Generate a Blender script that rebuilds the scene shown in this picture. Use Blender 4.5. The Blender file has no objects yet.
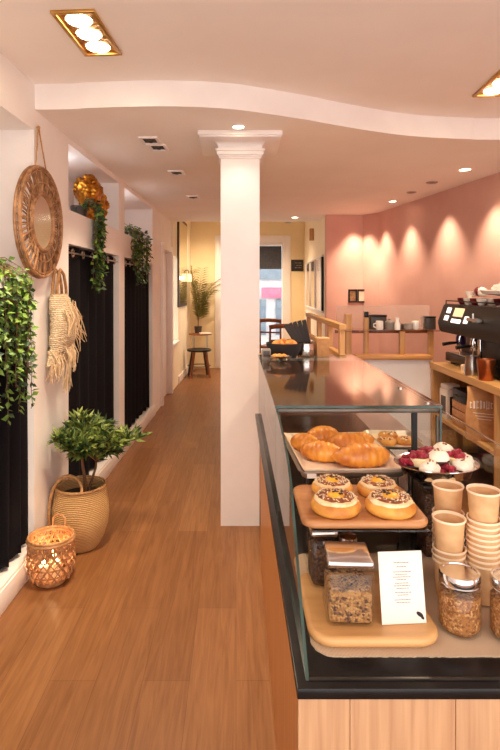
import bpy, bmesh, math, random
from mathutils import Vector, Matrix, noise
R = math.radians
PI = math.pi
scn = bpy.context.scene
COL = scn.collection
rng = random.Random(7)

# ------------------------------------------------------------------ helpers
def s(r, g, b):
    f = lambda c: (c/255/12.92) if c/255 <= .04045 else ((c/255+.055)/1.055)**2.4
    return (f(r), f(g), f(b), 1.0)

F, CX, CY, H = 540.0, 236.0, 288.0, 1.6
def XZ(px, py, Y):
    return (px-CX)/F*Y, H-(py-CY)/F*Y
def XY(px, py, Z):
    Y = (H-Z)*F/(py-CY)
    return (px-CX)/F*Y, Y

class MB:
    """collects shapes into one bmesh; build() links them as one object"""
    def __init__(self):
        self.bm = bmesh.new(); self.mi = 0
    def _fin(self, faces):
        for f in faces: f.material_index = self.mi
    def box(self, c, d, rot=None, bev=0, seg=2):
        m = Matrix.Translation(c)
        if rot is not None: m = m @ (rot if isinstance(rot, Matrix) else Matrix.Rotation(rot, 4, 'Z'))
        m = m @ Matrix.Diagonal((d[0], d[1], d[2], 1))
        r = bmesh.ops.create_cube(self.bm, size=1, matrix=m)
        self._fin({f for v in r['verts'] for f in v.link_faces})
        if bev > 0:
            es = list({e for v in r['verts'] for e in v.link_edges})
            bmesh.ops.bevel(self.bm, geom=es, offset=bev, segments=seg, affect='EDGES', profile=.5)
        return self
    def bx(self, x0, x1, y0, y1, z0, z1, bev=0):
        return self.box(((x0+x1)/2, (y0+y1)/2, (z0+z1)/2), (x1-x0, y1-y0, z1-z0), bev=bev)
    def lathe(self, prof, c=(0,0,0), seg=32, sx=1, sy=1, fn=None, mat=None):
        rings = []
        n0 = []
        for (r, z) in prof:
            if r <= 1e-6:
                p = Vector((0,0,z))
                if mat: p = mat @ p
                rings.append([self.bm.verts.new(p+Vector(c))])
            else:
                ring = []
                for k in range(seg):
                    a = 2*PI*k/seg
                    rr = r*(fn(a, z) if fn else 1)
                    p = Vector((rr*math.cos(a)*sx, rr*math.sin(a)*sy, z))
                    if mat: p = mat @ p
                    ring.append(self.bm.verts.new(p+Vector(c)))
                rings.append(ring)
        for A, B in zip(rings, rings[1:]):
            for k in range(seg):
                k2 = (k+1) % seg
                try:
                    if len(A) == 1 and len(B) == 1: continue
                    if len(A) == 1: f = self.bm.faces.new((A[0], B[k2], B[k]))
                    elif len(B) == 1: f = self.bm.faces.new((A[k], A[k2], B[0]))
                    else: f = self.bm.faces.new((A[k], A[k2], B[k2], B[k]))
                    n0.append(f)
                except ValueError: pass
        self._fin(n0)
        return self
    def tube(self, pts, rad, seg=8, closed=False, flat=1.0, cap=True):
        pts = [Vector(p) for p in pts]; n = len(pts)
        rs = rad if isinstance(rad, (list, tuple)) else [rad]*n
        up = None; rings = []
        for i, p in enumerate(pts):
            if closed: t = pts[(i+1) % n]-pts[i-1]
            else: t = pts[min(i+1, n-1)]-pts[max(i-1, 0)]
            if t.length < 1e-9: t = Vector((0,0,1))
            t.normalize()
            if up is None:
                up = Vector((0,0,1)) if abs(t.z) < .9 else Vector((1,0,0))
            up = (up-t*up.dot(t))
            if up.length < 1e-6: up = t.orthogonal()
            up.normalize(); sd = t.cross(up)
            rings.append([self.bm.verts.new(p+(up*math.cos(2*PI*k/seg)*flat+sd*math.sin(2*PI*k/seg))*rs[i]) for k in range(seg)])
        fs = []
        m = n if closed else n-1
        for i in range(m):
            A, B = rings[i], rings[(i+1) % n]
            for k in range(seg):
                k2 = (k+1) % seg
                fs.append(self.bm.faces.new((A[k], B[k], B[k2], A[k2])))
        if cap and not closed:
            fs.append(self.bm.faces.new(rings[0])); fs.append(self.bm.faces.new(rings[-1][::-1]))
        self._fin(fs)
        return self
    def cyl(self, a, b, r, seg=16, r2=None):
        return self.tube([a, b], [r, r if r2 is None else r2], seg)
    def torus(self, c, R_, r, axis='Z', seg=32, ts=8, sx=1, sy=1):
        pts = []
        for k in range(seg):
            a = 2*PI*k/seg; u, v = R_*math.cos(a)*sx, R_*math.sin(a)*sy
            p = {'Z': (u, v, 0), 'X': (0, u, v), 'Y': (u, 0, v)}[axis]
            pts.append(Vector(c)+Vector(p))
        return self.tube(pts, r, ts, closed=True)
    def prism(self, poly, z0, z1):
        """poly: list of (x,y)"""
        a = [self.bm.verts.new((x, y, z0)) for x, y in poly]; b = [self.bm.verts.new((x, y, z1)) for x, y in poly]
        fs = [self.bm.faces.new(a[::-1]), self.bm.faces.new(b)]
        n = len(poly)
        for i in range(n):
            fs.append(self.bm.faces.new((a[i], a[(i+1) % n], b[(i+1) % n], b[i])))
        self._fin(fs); return fs
    def prism_x(self, poly, x0, x1):
        """poly: list of (y,z) extruded along x; returns (side caps, edge faces)"""
        a = [self.bm.verts.new((x0, y, z)) for y, z in poly]; b = [self.bm.verts.new((x1, y, z)) for y, z in poly]
        caps = [self.bm.faces.new(a), self.bm.faces.new(b[::-1])]
        n = len(poly); ed = []
        for i in range(n):
            ed.append(self.bm.faces.new((a[i], b[i], b[(i+1) % n], a[(i+1) % n])))
        self._fin(caps+ed); return caps, ed
    def blob(self, c, d, rot=None, sub=2, amp=0, fr=3, seed=0):
        vs = bmesh.ops.create_icosphere(self.bm, subdivisions=sub, radius=1)['verts']
        m = Matrix.Translation(c) @ (rot if rot is not None else Matrix()) @ Matrix.Diagonal((d[0], d[1], d[2], 1))
        for v in vs:
            q = v.co.copy()
            if amp: v.co = q*(1+amp*noise.noise(q*fr+Vector((seed*3.1, seed*1.7, seed))))
            v.co = m @ v.co
        self._fin({f for v in vs for f in v.link_faces})
        return self
    def leaf(self, p, d, nrm, L, W):
        d = d.normalized(); sd = d.cross(nrm)
        if sd.length < 1e-4: sd = d.orthogonal()
        sd.normalize(); nn = sd.cross(d)
        v = self.bm.verts.new
        a = v(p); b = v(p+d*L*.45+sd*W*.5+nn*L*.06); c = v(p+d*L-nn*L*.1); e = v(p+d*L*.45-sd*W*.5+nn*L*.06); m = v(p+d*L*.5-nn*W*.08)
        fs = [self.bm.faces.new(x) for x in ((a, b, m), (b, c, m), (c, e, m), (e, a, m))]
        self._fin(fs); return self
    def build(self, name, mats, parent=None, loc=(0,0,0), rz=0, smooth=35, fixn=True):
        if fixn: bmesh.ops.recalc_face_normals(self.bm, faces=self.bm.faces)
        me = bpy.data.meshes.new(name); self.bm.to_mesh(me); self.bm.free()
        for m in (mats if isinstance(mats, (list, tuple)) else [mats]): me.materials.append(m)
        if smooth:
            me.polygons.foreach_set('use_smooth', [True]*len(me.polygons))
            me.set_sharp_from_angle(angle=R(smooth))
        o = bpy.data.objects.new(name, me); COL.objects.link(o)
        o.location = loc; o.rotation_euler = (0, 0, rz)
        if parent is not None: o.parent = parent
        return o

def tag(o, label=None, cat=None, group=None, kind=None):
    if label: o['label'] = label
    if cat: o['category'] = cat
    if group: o['group'] = group
    if kind: o['kind'] = kind
    return o
def thing(name, label, cat, loc=(0,0,0), rz=0, group=None):
    o = bpy.data.objects.new(name, None); COL.objects.link(o)
    o.empty_display_size = .05
    o.location = loc; o.rotation_euler = (0, 0, rz)
    return tag(o, label, cat, group)
def dup(root, loc, rz=None, label=None, scale=None):
    kids = {}
    for o in list(COL.objects):
        if o.parent is not None: kids.setdefault(o.parent.name, []).append(o)
    def rec(o, par):
        c = o.copy(); COL.objects.link(c)
        if par is not None: c.parent = par
        for k in kids.get(o.name, []): rec(k, c)
        return c
    r = rec(root, None)
    r.location = loc
    if rz is not None: r.rotation_euler = (0, 0, rz)
    if scale: r.scale = scale
    if label: r['label'] = label
    return r
def struct(o, label=None):
    o['kind'] = 'structure'
    if label: o['label'] = label
    return o

# ------------------------------------------------------------------ materials
def nt(name):
    m = bpy.data.materials.new(name); m.use_nodes = True
    t = m.node_tree; b = t.nodes['Principled BSDF']
    return m, t, b
def ramp(t, stops):
    r = t.nodes.new('ShaderNodeValToRGB')
    e = r.color_ramp.elements
    while len(e) < len(stops): e.new(.5)
    for k, (p, c) in enumerate(stops): e[k].position = p; e[k].color = c
    return r
def coords(t, scale=(1,1,1), rot=(0,0,0)):
    tc = t.nodes.new('ShaderNodeTexCoord'); mp = t.nodes.new('ShaderNodeMapping')
    mp.inputs['Scale'].default_value = scale; mp.inputs['Rotation'].default_value = rot
    t.links.new(tc.outputs['Object'], mp.inputs['Vector'])
    return mp
def M(name, c, c2=None, rough=.55, metal=0, scale=25, stretch=(1,1,1), bump=0, bscale=None, detail=4, lo=.35, hi=.65, emit=None, estr=0, coat=0, spec=.5, sheen=0):
    m, t, b = nt(name)
    b.inputs['Roughness'].default_value = rough; b.inputs['Metallic'].default_value = metal
    b.inputs['Coat Weight'].default_value = coat; b.inputs['Specular IOR Level'].default_value = spec
    b.inputs['Sheen Weight'].default_value = sheen
    if c2 is None: c2 = tuple(x*.88 for x in c[:3])+(1,)
    mp = coords(t, stretch)
    n = t.nodes.new('ShaderNodeTexNoise'); n.inputs['Scale'].default_value = scale; n.inputs['Detail'].default_value = detail
    t.links.new(mp.outputs[0], n.inputs['Vector'])
    r = ramp(t, [(lo, c2), (hi, c)])
    t.links.new(n.outputs['Fac'], r.inputs['Fac']); t.links.new(r.outputs['Color'], b.inputs['Base Color'])
    if bump:
        n2 = n
        if bscale:
            n2 = t.nodes.new('ShaderNodeTexNoise'); n2.inputs['Scale'].default_value = bscale; n2.inputs['Detail'].default_value = 3
            t.links.new(mp.outputs[0], n2.inputs['Vector'])
        bp = t.nodes.new('ShaderNodeBump'); bp.inputs['Strength'].default_value = bump; bp.inputs['Distance'].default_value = .01
        t.links.new(n2.outputs['Fac'], bp.inputs['Height']); t.links.new(bp.outputs['Normal'], b.inputs['Normal'])
    if emit:
        b.inputs['Emission Color'].default_value = emit; b.inputs['Emission Strength'].default_value = estr
    return m
def wood(name, c, c2, axis='Y', rough=.4, scale=9, coat=0, stretch=14, bump=.05):
    st = {'X': (1, stretch, stretch), 'Y': (stretch, 1, stretch), 'Z': (stretch, stretch, 1)}[axis]
    return M(name, c, c2, rough, 0, scale/ 4, st, bump, None, 6, .3, .7, coat=coat)
def floor_mat():
    m, t, b = nt('oak plank floor')
    tc = t.nodes.new('ShaderNodeTexCoord'); sp = t.nodes.new('ShaderNodeSeparateXYZ'); cb = t.nodes.new('ShaderNodeCombineXYZ')
    t.links.new(tc.outputs['Object'], sp.inputs[0])
    t.links.new(sp.outputs['Y'], cb.inputs['X']); t.links.new(sp.outputs['X'], cb.inputs['Y'])
    br = t.nodes.new('ShaderNodeTexBrick'); br.offset = .37; br.offset_frequency = 2
    br.inputs['Scale'].default_value = 1; br.inputs['Brick Width'].default_value = 1.35; br.inputs['Row Height'].default_value = .19
    br.inputs['Mortar Size'].default_value = .0012; br.inputs['Mortar Smooth'].default_value = .4; br.inputs['Bias'].default_value = 0
    br.inputs['Color1'].default_value = s(146, 98, 59); br.inputs['Color2'].default_value = s(130, 84, 48); br.inputs['Mortar'].default_value = s(108, 66, 40)
    t.links.new(cb.outputs[0], br.inputs['Vector'])
    mp = t.nodes.new('ShaderNodeMapping'); mp.inputs['Scale'].default_value = (1.0, 16, 1)
    t.links.new(cb.outputs[0], mp.inputs['Vector'])
    n = t.nodes.new('ShaderNodeTexNoise'); n.inputs['Scale'].default_value = 2.6; n.inputs['Detail'].default_value = 8; n.inputs['Distortion'].default_value = 1.2
    t.links.new(mp.outputs[0], n.inputs['Vector'])
    r = ramp(t, [(.3, (.72, .66, .60, 1)), (.65, (1.04, 1.04, 1.04, 1))])
    t.links.new(n.outputs['Fac'], r.inputs['Fac'])
    mx = t.nodes.new('ShaderNodeMix'); mx.data_type = 'RGBA'; mx.blend_type = 'MULTIPLY'; mx.inputs[0].default_value = 1
    t.links.new(br.outputs['Color'], mx.inputs[6]); t.links.new(r.outputs['Color'], mx.inputs[7])
    t.links.new(mx.outputs[2], b.inputs['Base Color'])
    b.inputs['Roughness'].default_value = .4
    b.inputs['Specular IOR Level'].default_value = .35
    bp = t.nodes.new('ShaderNodeBump'); bp.inputs['Strength'].default_value = .12; bp.inputs['Distance'].default_value = .004
    t.links.new(n.outputs['Fac'], bp.inputs['Height']); t.links.new(bp.outputs['Normal'], b.inputs['Normal'])
    return m
def glass_mat(name, tint=(1,1,1,1), rough=.02, ior=1.5, gain=1.0):
    m = bpy.data.materials.new(name); m.use_nodes = True; t = m.node_tree
    for n in list(t.nodes): t.nodes.remove(n)
    out = t.nodes.new('ShaderNodeOutputMaterial'); tr = t.nodes.new('ShaderNodeBsdfTransparent'); gl = t.nodes.new('ShaderNodeBsdfGlossy')
    tr.inputs['Color'].default_value = tint; gl.inputs['Roughness'].default_value = rough
    fr = t.nodes.new('ShaderNodeFresnel'); fr.inputs['IOR'].default_value = ior
    ge = t.nodes.new('ShaderNodeNewGeometry')
    inv = t.nodes.new('ShaderNodeMath'); inv.operation = 'SUBTRACT'; inv.inputs[0].default_value = gain
    t.links.new(ge.outputs['Backfacing'], inv.inputs[1])
    mu = t.nodes.new('ShaderNodeMath'); mu.operation = 'MULTIPLY'; mu.use_clamp = True
    t.links.new(fr.outputs[0], mu.inputs[0]); t.links.new(inv.outputs[0], mu.inputs[1])
    mx = t.nodes.new('ShaderNodeMixShader')
    t.links.new(mu.outputs[0], mx.inputs['Fac']); t.links.new(tr.outputs[0], mx.inputs[1]); t.links.new(gl.outputs[0], mx.inputs[2])
    t.links.new(mx.outputs[0], out.inputs['Surface'])
    return m
def speckle(name, base, a, b_, scale=60, rough=.6, bump=.6):
    """lumpy mix of three colours: granola, coffee beans"""
    m, t, b = nt(name)
    mp = coords(t)
    v = t.nodes.new('ShaderNodeTexVoronoi'); v.inputs['Scale'].default_value = scale
    t.links.new(mp.outputs[0], v.inputs['Vector'])
    sp = t.nodes.new('ShaderNodeSeparateColor'); t.links.new(v.outputs['Color'], sp.inputs[0])
    r = ramp(t, [(0, base), (.4, base), (.55, a), (.75, a), (.9, b_)])
    t.links.new(sp.outputs[0], r.inputs['Fac']); t.links.new(r.outputs['Color'], b.inputs['Base Color'])
    bp = t.nodes.new('ShaderNodeBump'); bp.inputs['Strength'].default_value = bump; bp.inputs['Distance'].default_value = .008; bp.invert = True
    t.links.new(v.outputs['Distance'], bp.inputs['Height']); t.links.new(bp.outputs['Normal'], b.inputs['Normal'])
    b.inputs['Roughness'].default_value = rough
    return m
def wave_mat(name, c, c2, scale, axis='Z', rough=.7, bump=.5, dist=1.5):
    m, t, b = nt(name)
    mp = coords(t)
    w = t.nodes.new('ShaderNodeTexWave'); w.bands_direction = axis; w.inputs['Scale'].default_value = scale
    w.inputs['Distortion'].default_value = dist; w.inputs['Detail'].default_value = 2; w.inputs['Detail Scale'].default_value = 3
    t.links.new(mp.outputs[0], w.inputs['Vector'])
    r = ramp(t, [(.1, c2), (.7, c)]); t.links.new(w.outputs['Fac'], r.inputs['Fac']); t.links.new(r.outputs['Color'], b.inputs['Base Color'])
    bp = t.nodes.new('ShaderNodeBump'); bp.inputs['Strength'].default_value = bump; bp.inputs['Distance'].default_value = .006
    t.links.new(w.outputs['Fac'], bp.inputs['Height']); t.links.new(bp.outputs['Normal'], b.inputs['Normal'])
    b.inputs['Roughness'].default_value = rough
    return m

WALLC = s(245, 238, 234)
m_wall = M('white plaster', WALLC, s(240, 232, 227), .7, scale=3, bump=.03, bscale=60)
m_ceil = M('ceiling paint', s(251, 242, 234), s(247, 237, 228), .8, scale=2)
m_trim = M('white gloss paint', s(245, 236, 231), s(240, 230, 225), .35, scale=4)
m_pink = M('pink plaster', s(219, 170, 154), s(212, 161, 146), .75, scale=3, bump=.03, bscale=50)
m_yel = M('cream yellow paint', s(243, 222, 180), s(238, 215, 170), .75, scale=3)
m_cream = M('cream paint', s(248, 232, 205), s(243, 226, 198), .7, scale=3)
m_floor = floor_mat()
m_black_cloth = M('black curtain cloth', s(21, 17, 21), s(16, 13, 17), .95, scale=60, spec=.2)
m_black = M('black lacquer', s(17, 14, 15), s(12, 10, 11), .38, scale=12, spec=.3)
m_stone = M('black counter slab', s(26, 22, 21), s(18, 15, 15), .25, scale=18, spec=.28)
m_steel = M('brushed steel', s(200, 195, 190), s(170, 165, 160), .28, 1, scale=5, stretch=(1, 40, 40))
m_chrome = M('polished chrome', s(225, 222, 220), s(205, 200, 198), .12, 1, scale=8)
m_dsteel = M('dark steel', s(104, 96, 90), s(84, 78, 72), .38, 1, scale=10)
m_gold = M('gold leaf', s(214, 150, 52), s(150, 90, 22), .3, .85, scale=26, bump=.5, bscale=30)
m_brass = M('brass frame', s(214, 170, 96), s(190, 144, 74), .3, .8, scale=10)
m_fwood = wood('light oak slats', s(192, 146, 104), s(164, 116, 78), 'Z', .5, 12, stretch=26)
m_swood = wood('orange oak panel', s(198, 132, 76), s(176, 110, 58), 'Z', .4, 8)
m_oak = wood('pale oak', s(214, 166, 106), s(190, 140, 82), 'Y', .45, 9)
m_oakz = wood('pale oak upright', s(206, 156, 98), s(178, 128, 74), 'Z', .45, 9)
m_oakx = wood('pale oak rail', s(208, 150, 90), s(180, 122, 66), 'X', .45, 9)
m_board = wood('acacia board', s(204, 146, 94), s(168, 108, 62), 'X', .42, 14, stretch=7)
m_board2 = wood('beech board', s(222, 172, 112), s(198, 144, 86), 'X', .42, 12, stretch=8)
m_dwood = wood('dark stained wood', s(72, 46, 32), s(50, 32, 22), 'Z', .45, 9)
m_mwood = wood('warm brown wood', s(150, 88, 48), s(120, 66, 34), 'Z', .45, 9)
m_rattan = M('rattan cane', s(190, 142, 98), s(134, 90, 56), .55, scale=30, bump=.2)
m_rattan2 = M('dark rattan cane', s(168, 122, 82), s(116, 76, 46), .55, scale=30, bump=.2)
m_bamboo = M('bamboo strip', s(206, 152, 102), s(168, 114, 70), .55, scale=24, bump=.1)
m_seagrass = wave_mat('woven seagrass', s(240, 194, 132), s(188, 138, 82), 30, 'Z', .8, 1.0, 1.2)
m_rope = M('jute rope', s(196, 146, 94), s(156, 110, 66), .8, scale=60, bump=.4)
m_macrame = wave_mat('cotton macrame', s(246, 226, 192), s(214, 184, 142), 26, 'Z', .9, 1.0, 5)
m_fringe = M('cotton fringe', s(238, 212, 174), s(210, 176, 134), .9, scale=50)
m_soil = M('dark soil', s(58, 36, 24), s(32, 20, 14), .95, scale=60, bump=.8)
m_leafA = M('olive leaves', s(146, 158, 76), s(100, 118, 52), .5, scale=7)
m_leafB = M('ivy leaves', s(126, 158, 58), s(74, 108, 36), .5, scale=9)
m_leafC = M('dark ivy leaves', s(52, 82, 38), s(34, 58, 28), .5, scale=9)
m_palm = M('palm leaves', s(152, 148, 78), s(116, 114, 54), .55, scale=8)
m_stem = M('brown stem', s(130, 92, 60), s(96, 64, 40), .7, scale=20, bump=.3)
m_ceramic = M('white ceramic', s(244, 236, 228), s(236, 226, 217), .25, scale=6)
m_greyc = M('grey crockery', s(150, 138, 130), s(128, 116, 108), .4, scale=10)
m_darkc = M('dark crockery', s(74, 60, 52), s(54, 43, 38), .4, scale=10)
m_redc = M('burgundy crockery', s(122, 26, 38), s(96, 18, 30), .3, scale=10)
m_kraft = M('kraft paper', s(222, 176, 126), s(210, 162, 112), .75, scale=40)
m_kraftd = M('brown kraft bag paper', s(196, 142, 92), s(180, 126, 78), .8, scale=30)
m_cuprim = M('cup rim paper', s(250, 226, 192), s(242, 214, 178), .7, scale=30)
m_paper = M('white card', s(236, 225, 214), s(230, 218, 206), .75, scale=10)
m_ink = M('grey print', s(150, 138, 132), s(140, 128, 122), .8, scale=10)
m_inkd = M('black print', s(40, 32, 34), s(30, 25, 26), .8, scale=10)
m_parch = M('baking parchment', s(232, 206, 180), s(216, 188, 160), .6, scale=14, bump=.25)
m_burlap = wave_mat('burlap weave', s(238, 210, 176), s(206, 172, 136), 120, 'X', .9, .6, 1.2)
m_alu = M('aluminium tray', s(196, 188, 180), s(172, 162, 154), .35, .9, scale=14)
m_crust = M('golden crust', s(232, 156, 54), s(182, 100, 26), .42, scale=16, lo=.36, hi=.6, bump=.15, coat=.25)
m_bun = M('bun dough', s(230, 168, 76), s(192, 116, 44), .5, scale=18, bump=.1)
m_icing = M('pale icing', s(246, 224, 180), s(232, 194, 136), .4, scale=30, bump=.2)
m_sugar = M('brown sugar crumbs', s(168, 88, 38), s(112, 52, 20), .6, scale=70, bump=.6)
m_nut = M('chopped nuts', s(250, 236, 204), s(224, 190, 140), .6, scale=60)
m_custard = M('yellow custard', s(246, 190, 58), s(232, 166, 38), .35, scale=30)
m_choc = M('dark chocolate', s(66, 34, 22), s(44, 22, 14), .35, scale=30)
m_whip = M('whipped cream', s(252, 244, 230), s(246, 230, 206), .5, scale=40, bump=.3)
m_berry = M('raspberry', s(176, 22, 54), s(128, 10, 36), .35, scale=60, bump=.8, bscale=180)
m_granola = speckle('granola', s(172, 112, 56), s(136, 78, 34), s(206, 154, 94), 240)
m_granola2 = speckle('seed granola', s(176, 130, 78), s(146, 100, 56), s(84, 54, 40), 190)
m_coffee = speckle('roasted beans', s(70, 40, 22), s(92, 54, 28), s(44, 24, 14), 170)
m_glass = glass_mat('clear glass', (.975, .985, .98, 1))
m_jar = glass_mat('jar glass', (.96, .965, .955, 1), gain=.8)
m_edge = M('green glass edge', s(58, 80, 72), s(36, 52, 46), .15, scale=8)
m_top = glass_mat('counter top glass', (.88, .87, .80, 1), .06, gain=1.25)
m_frost = glass_mat('smoky acrylic', (.86, .80, .76, 1), .15)
def hazy(name, k, c):
    m = bpy.data.materials.new(name); m.use_nodes = True; t = m.node_tree
    for n in list(t.nodes): t.nodes.remove(n)
    out = t.nodes.new('ShaderNodeOutputMaterial'); tr = t.nodes.new('ShaderNodeBsdfTransparent'); df = t.nodes.new('ShaderNodeBsdfTranslucent'); d2 = t.nodes.new('ShaderNodeBsdfDiffuse')
    df.inputs['Color'].default_value = c; d2.inputs['Color'].default_value = c
    a = t.nodes.new('ShaderNodeAddShader'); mx = t.nodes.new('ShaderNodeMixShader'); mx.inputs['Fac'].default_value = k
    m1 = t.nodes.new('ShaderNodeMixShader'); m1.inputs['Fac'].default_value = .5
    t.links.new(df.outputs[0], m1.inputs[1]); t.links.new(d2.outputs[0], m1.inputs[2]); t.nodes.remove(a)
    t.links.new(tr.outputs[0], mx.inputs[1]); t.links.new(m1.outputs[0], mx.inputs[2]); t.links.new(mx.outputs[0], out.inputs['Surface'])
    return m
m_haze = hazy('frosted screen', .30, s(240, 225, 214))
m_mirror = M('mirror', s(246, 242, 238), s(242, 238, 234), .12, 1, scale=2)
m_bulb = M('lit bulb', s(255, 240, 210), None, .4, emit=(1, .82, .55, 1), estr=14)
m_flame = M('candle flame', s(255, 220, 150), None, .4, emit=(1, .70, .36, 1), estr=16)
m_wax = M('candle wax', s(250, 232, 200), s(244, 222, 186), .5, scale=10, emit=(1, .6, .3, 1), estr=.0)
m_screen = M('lit screen', s(235, 225, 225), None, .3, emit=(1, .86, .82, 1), estr=.9)
m_screen2 = M('lit amber screen', s(220, 180, 120), None, .3, emit=(1, .72, .4, 1), estr=.5)
m_violet = M('violet light tint', s(64, 32, 92), s(46, 22, 68), .3, scale=10)  # purple light falling on one group head, put into its base colour
m_copper = M('copper', s(190, 116, 74), s(160, 90, 54), .28, .9, scale=12)
m_blind = M('dark roller blind', s(74, 74, 80), s(62, 62, 68), .8, scale=30)
m_street = M('pavement', s(186, 184, 182), s(168, 166, 164), .85, scale=8)
m_facade = M('street facade', s(206, 206, 210), s(190, 190, 196), .8, scale=4)
m_shopblue = M('blue grey shopfront', s(120, 136, 152), s(104, 120, 136), .5, scale=4)
m_pinksign = M('pink sign', s(238, 110, 140), s(228, 96, 128), .6, scale=4)
m_slate = M('chalkboard', s(48, 42, 42), s(36, 32, 32), .7, scale=20)
m_shade = M('cream lamp shade', s(250, 228, 180), None, .8, emit=(1, .75, .42, 1), estr=.5)
# ------------------------------------------------------------------ camera, world
scn.view_settings.view_transform = 'Standard'; scn.view_settings.look = 'None'
scn.view_settings.gamma = 1; scn.view_settings.use_curve_mapping = False
scn.view_settings.exposure = 0.92
cam = bpy.data.objects.new('camera', bpy.data.cameras.new('camera')); COL.objects.link(cam)
cam.location = (0, 0, H); cam.rotation_euler = (R(90), 0, 0)
cam.data.sensor_fit = 'HORIZONTAL'; cam.data.sensor_width = 36; cam.data.lens = F/500*36
cam.data.shift_x = (250-CX)/500; cam.data.shift_y = -(375-CY)/500
cam.data.clip_start = .02
scn.camera = cam
scn.cycles.transparent_max_bounces = 32
scn.cycles.max_bounces = 10; scn.cycles.diffuse_bounces = 5
scn.cycles.sample_clamp_indirect = 4

w = bpy.data.worlds.new('daylight'); scn.world = w; w.use_nodes = True
w.node_tree.nodes['Background'].inputs['Color'].default_value = (1.0, .955, .915, 1)
w.node_tree.nodes['Background'].inputs['Strength'].default_value = 1.75

def spot(name, loc, target, power, angle=100, blend=.6, col=(1, .82, .58), size=.03):
    l = bpy.data.lights.new(name, 'SPOT'); l.energy = power*1.3; l.color = col; l.spot_size = R(angle); l.spot_blend = blend; l.shadow_soft_size = size
    o = bpy.data.objects.new(name, l); COL.objects.link(o); o.location = loc
    d = Vector(target)-Vector(loc); o.rotation_euler = d.to_track_quat('-Z', 'Y').to_euler()
    return o
def point(name, loc, power, col=(1, .7, .42), size=.03):
    l = bpy.data.lights.new(name, 'POINT'); l.energy = power; l.color = col; l.shadow_soft_size = size
    o = bpy.data.objects.new(name, l); COL.objects.link(o); o.location = loc
    return o

# ------------------------------------------------------------------ floor and ceilings
ZC, ZU = 2.62, 2.765
struct(MB().bx(-2.2, 3.6, -1.2, 11.2, -.12, 0).build('floor', m_floor), 'orange brown wood plank floor')
# lower ceiling: front edge is a wavy line
edge = [(0, 110), (50, 110), (90, 108.5), (140, 107), (180, 107), (215, 108.5), (240, 110.5), (262, 113.5), (285, 117), (308, 120.5), (332, 125), (356, 129), (382, 133), (410, 136.3), (440, 138.3), (470, 139.4), (500, 140)]
pts = []
for px, py in edge:
    Y = (ZC-H)*F/(CY-py); pts.append(((px-CX)/F*Y, Y))
pts[0] = (-2.2, pts[0][1]); pts.append((3.6, pts[-1][1]-.02))
# smooth curve through the points
def smooth(p, n=4):
    out = []
    for i in range(len(p)-1):
        a, b, c, d = (Vector(p[max(i-1, 0)]), Vector(p[i]), Vector(p[i+1]), Vector(p[min(i+2, len(p)-1)]))
        for k in range(n):
            t = k/n
            out.append(.5*((2*b)+(c-a)*t+(2*a-5*b+4*c-d)*t*t+(3*b-a-3*c+d)*t**3))
    out.append(Vector(p[-1])); return out
cur = [(v.x, v.y) for v in smooth(pts)]
mb = MB(); mb.prism(cur+[(3.6, 8.3), (-2.2, 8.3)], ZC, ZU+.2)
struct(mb.build('ceiling', m_ceil, smooth=20), 'lower peach ceiling with a wavy front edge')
# white painted fascia along the wavy edge
mb = MB(); th = .012
off = []
for i, (x, y) in enumerate(cur):
    a = Vector(cur[max(i-1, 0)]); b = Vector(cur[min(i+1, len(cur)-1)]); t = (b-a).normalized(); off.append((x+t.y*th, y-t.x*th))
mb.prism(off+cur[::-1], ZC-.001, ZU)
struct(mb.build('trim_1', m_trim, smooth=20), 'curved white bulkhead edge between the two ceilings')
struct(MB().bx(-2.2, 3.6, -1.2, 4.3, ZU, ZU+.12).build('ceiling_upper', m_ceil), 'higher pale ceiling at the front')
struct(MB().bx(-2.2, 3.6, 8.28, 11.2, 2.95, 3.05).build('ceiling_far', m_ceil), 'ceiling of the far room')

# ------------------------------------------------------------------ left wall (own frame: x into the room, y along)
TA = .0315; RZL = -math.atan(TA)
OL = Vector((-1.246, 0, 0)); UL = Vector((math.sin(-RZL), math.cos(-RZL), 0)); NL = Vector((math.cos(-RZL), -math.sin(-RZL), 0))
def LW(x, y, z): return OL+NL*x+UL*y+Vector((0, 0, z))
def ly(px, x=0):           # distance along the wall seen at image column px
    a = (px-CX)/F
    # OL.x + NL.x*x + UL.x*y = a*(NL.y*x + UL.y*y)
    return (OL.x+NL.x*x-a*NL.y*x)/(a*UL.y-UL.x)
def lw(mb, name, mats, **k):
    o = mb.build(name, mats, loc=OL, rz=RZL, **k); return o
B0 = (1.0, ly(34)); B1 = (ly(68.5), ly(119)); B2 = (ly(124.5), ly(152.5)); YE = 7.3
D = -.42
mb = MB()
mb.bx(D-.1, D, -1.2, YE, 0, 3.0)
for a, b in ((-1.2, B0[0]), (B0[1], B1[0]), (B1[1], B2[0]), (B2[1], YE)): mb.bx(D, 0, a, b, 0, 2.9)
for (a, b), (zs, zl, zt) in ((B0, (1.66, 1.60, 2.50)), (B1, (2.13, 1.90, 2.575)), (B2, (2.13, 1.90, 2.575))):
    mb.bx(D, 0, a, b, zl, zs); mb.bx(D, 0, a, b, zt, 2.9); mb.bx(D, -.07, a, b, 0, .06)
struct(lw(mb, 'wall_left', m_wall, smooth=0), 'white left wall with niches above curtained bays')
mb = MB(); mb.bx(-.10, .016, -1.2, B2[1]+.15, 0, .115, bev=.004); mb.bx(-.10, .010, -1.2, B2[1]+.15, .115, .130, bev=.003)
struct(lw(mb, 'baseboard_left', m_trim), 'white baseboard and curtain sill along the left wall')
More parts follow.
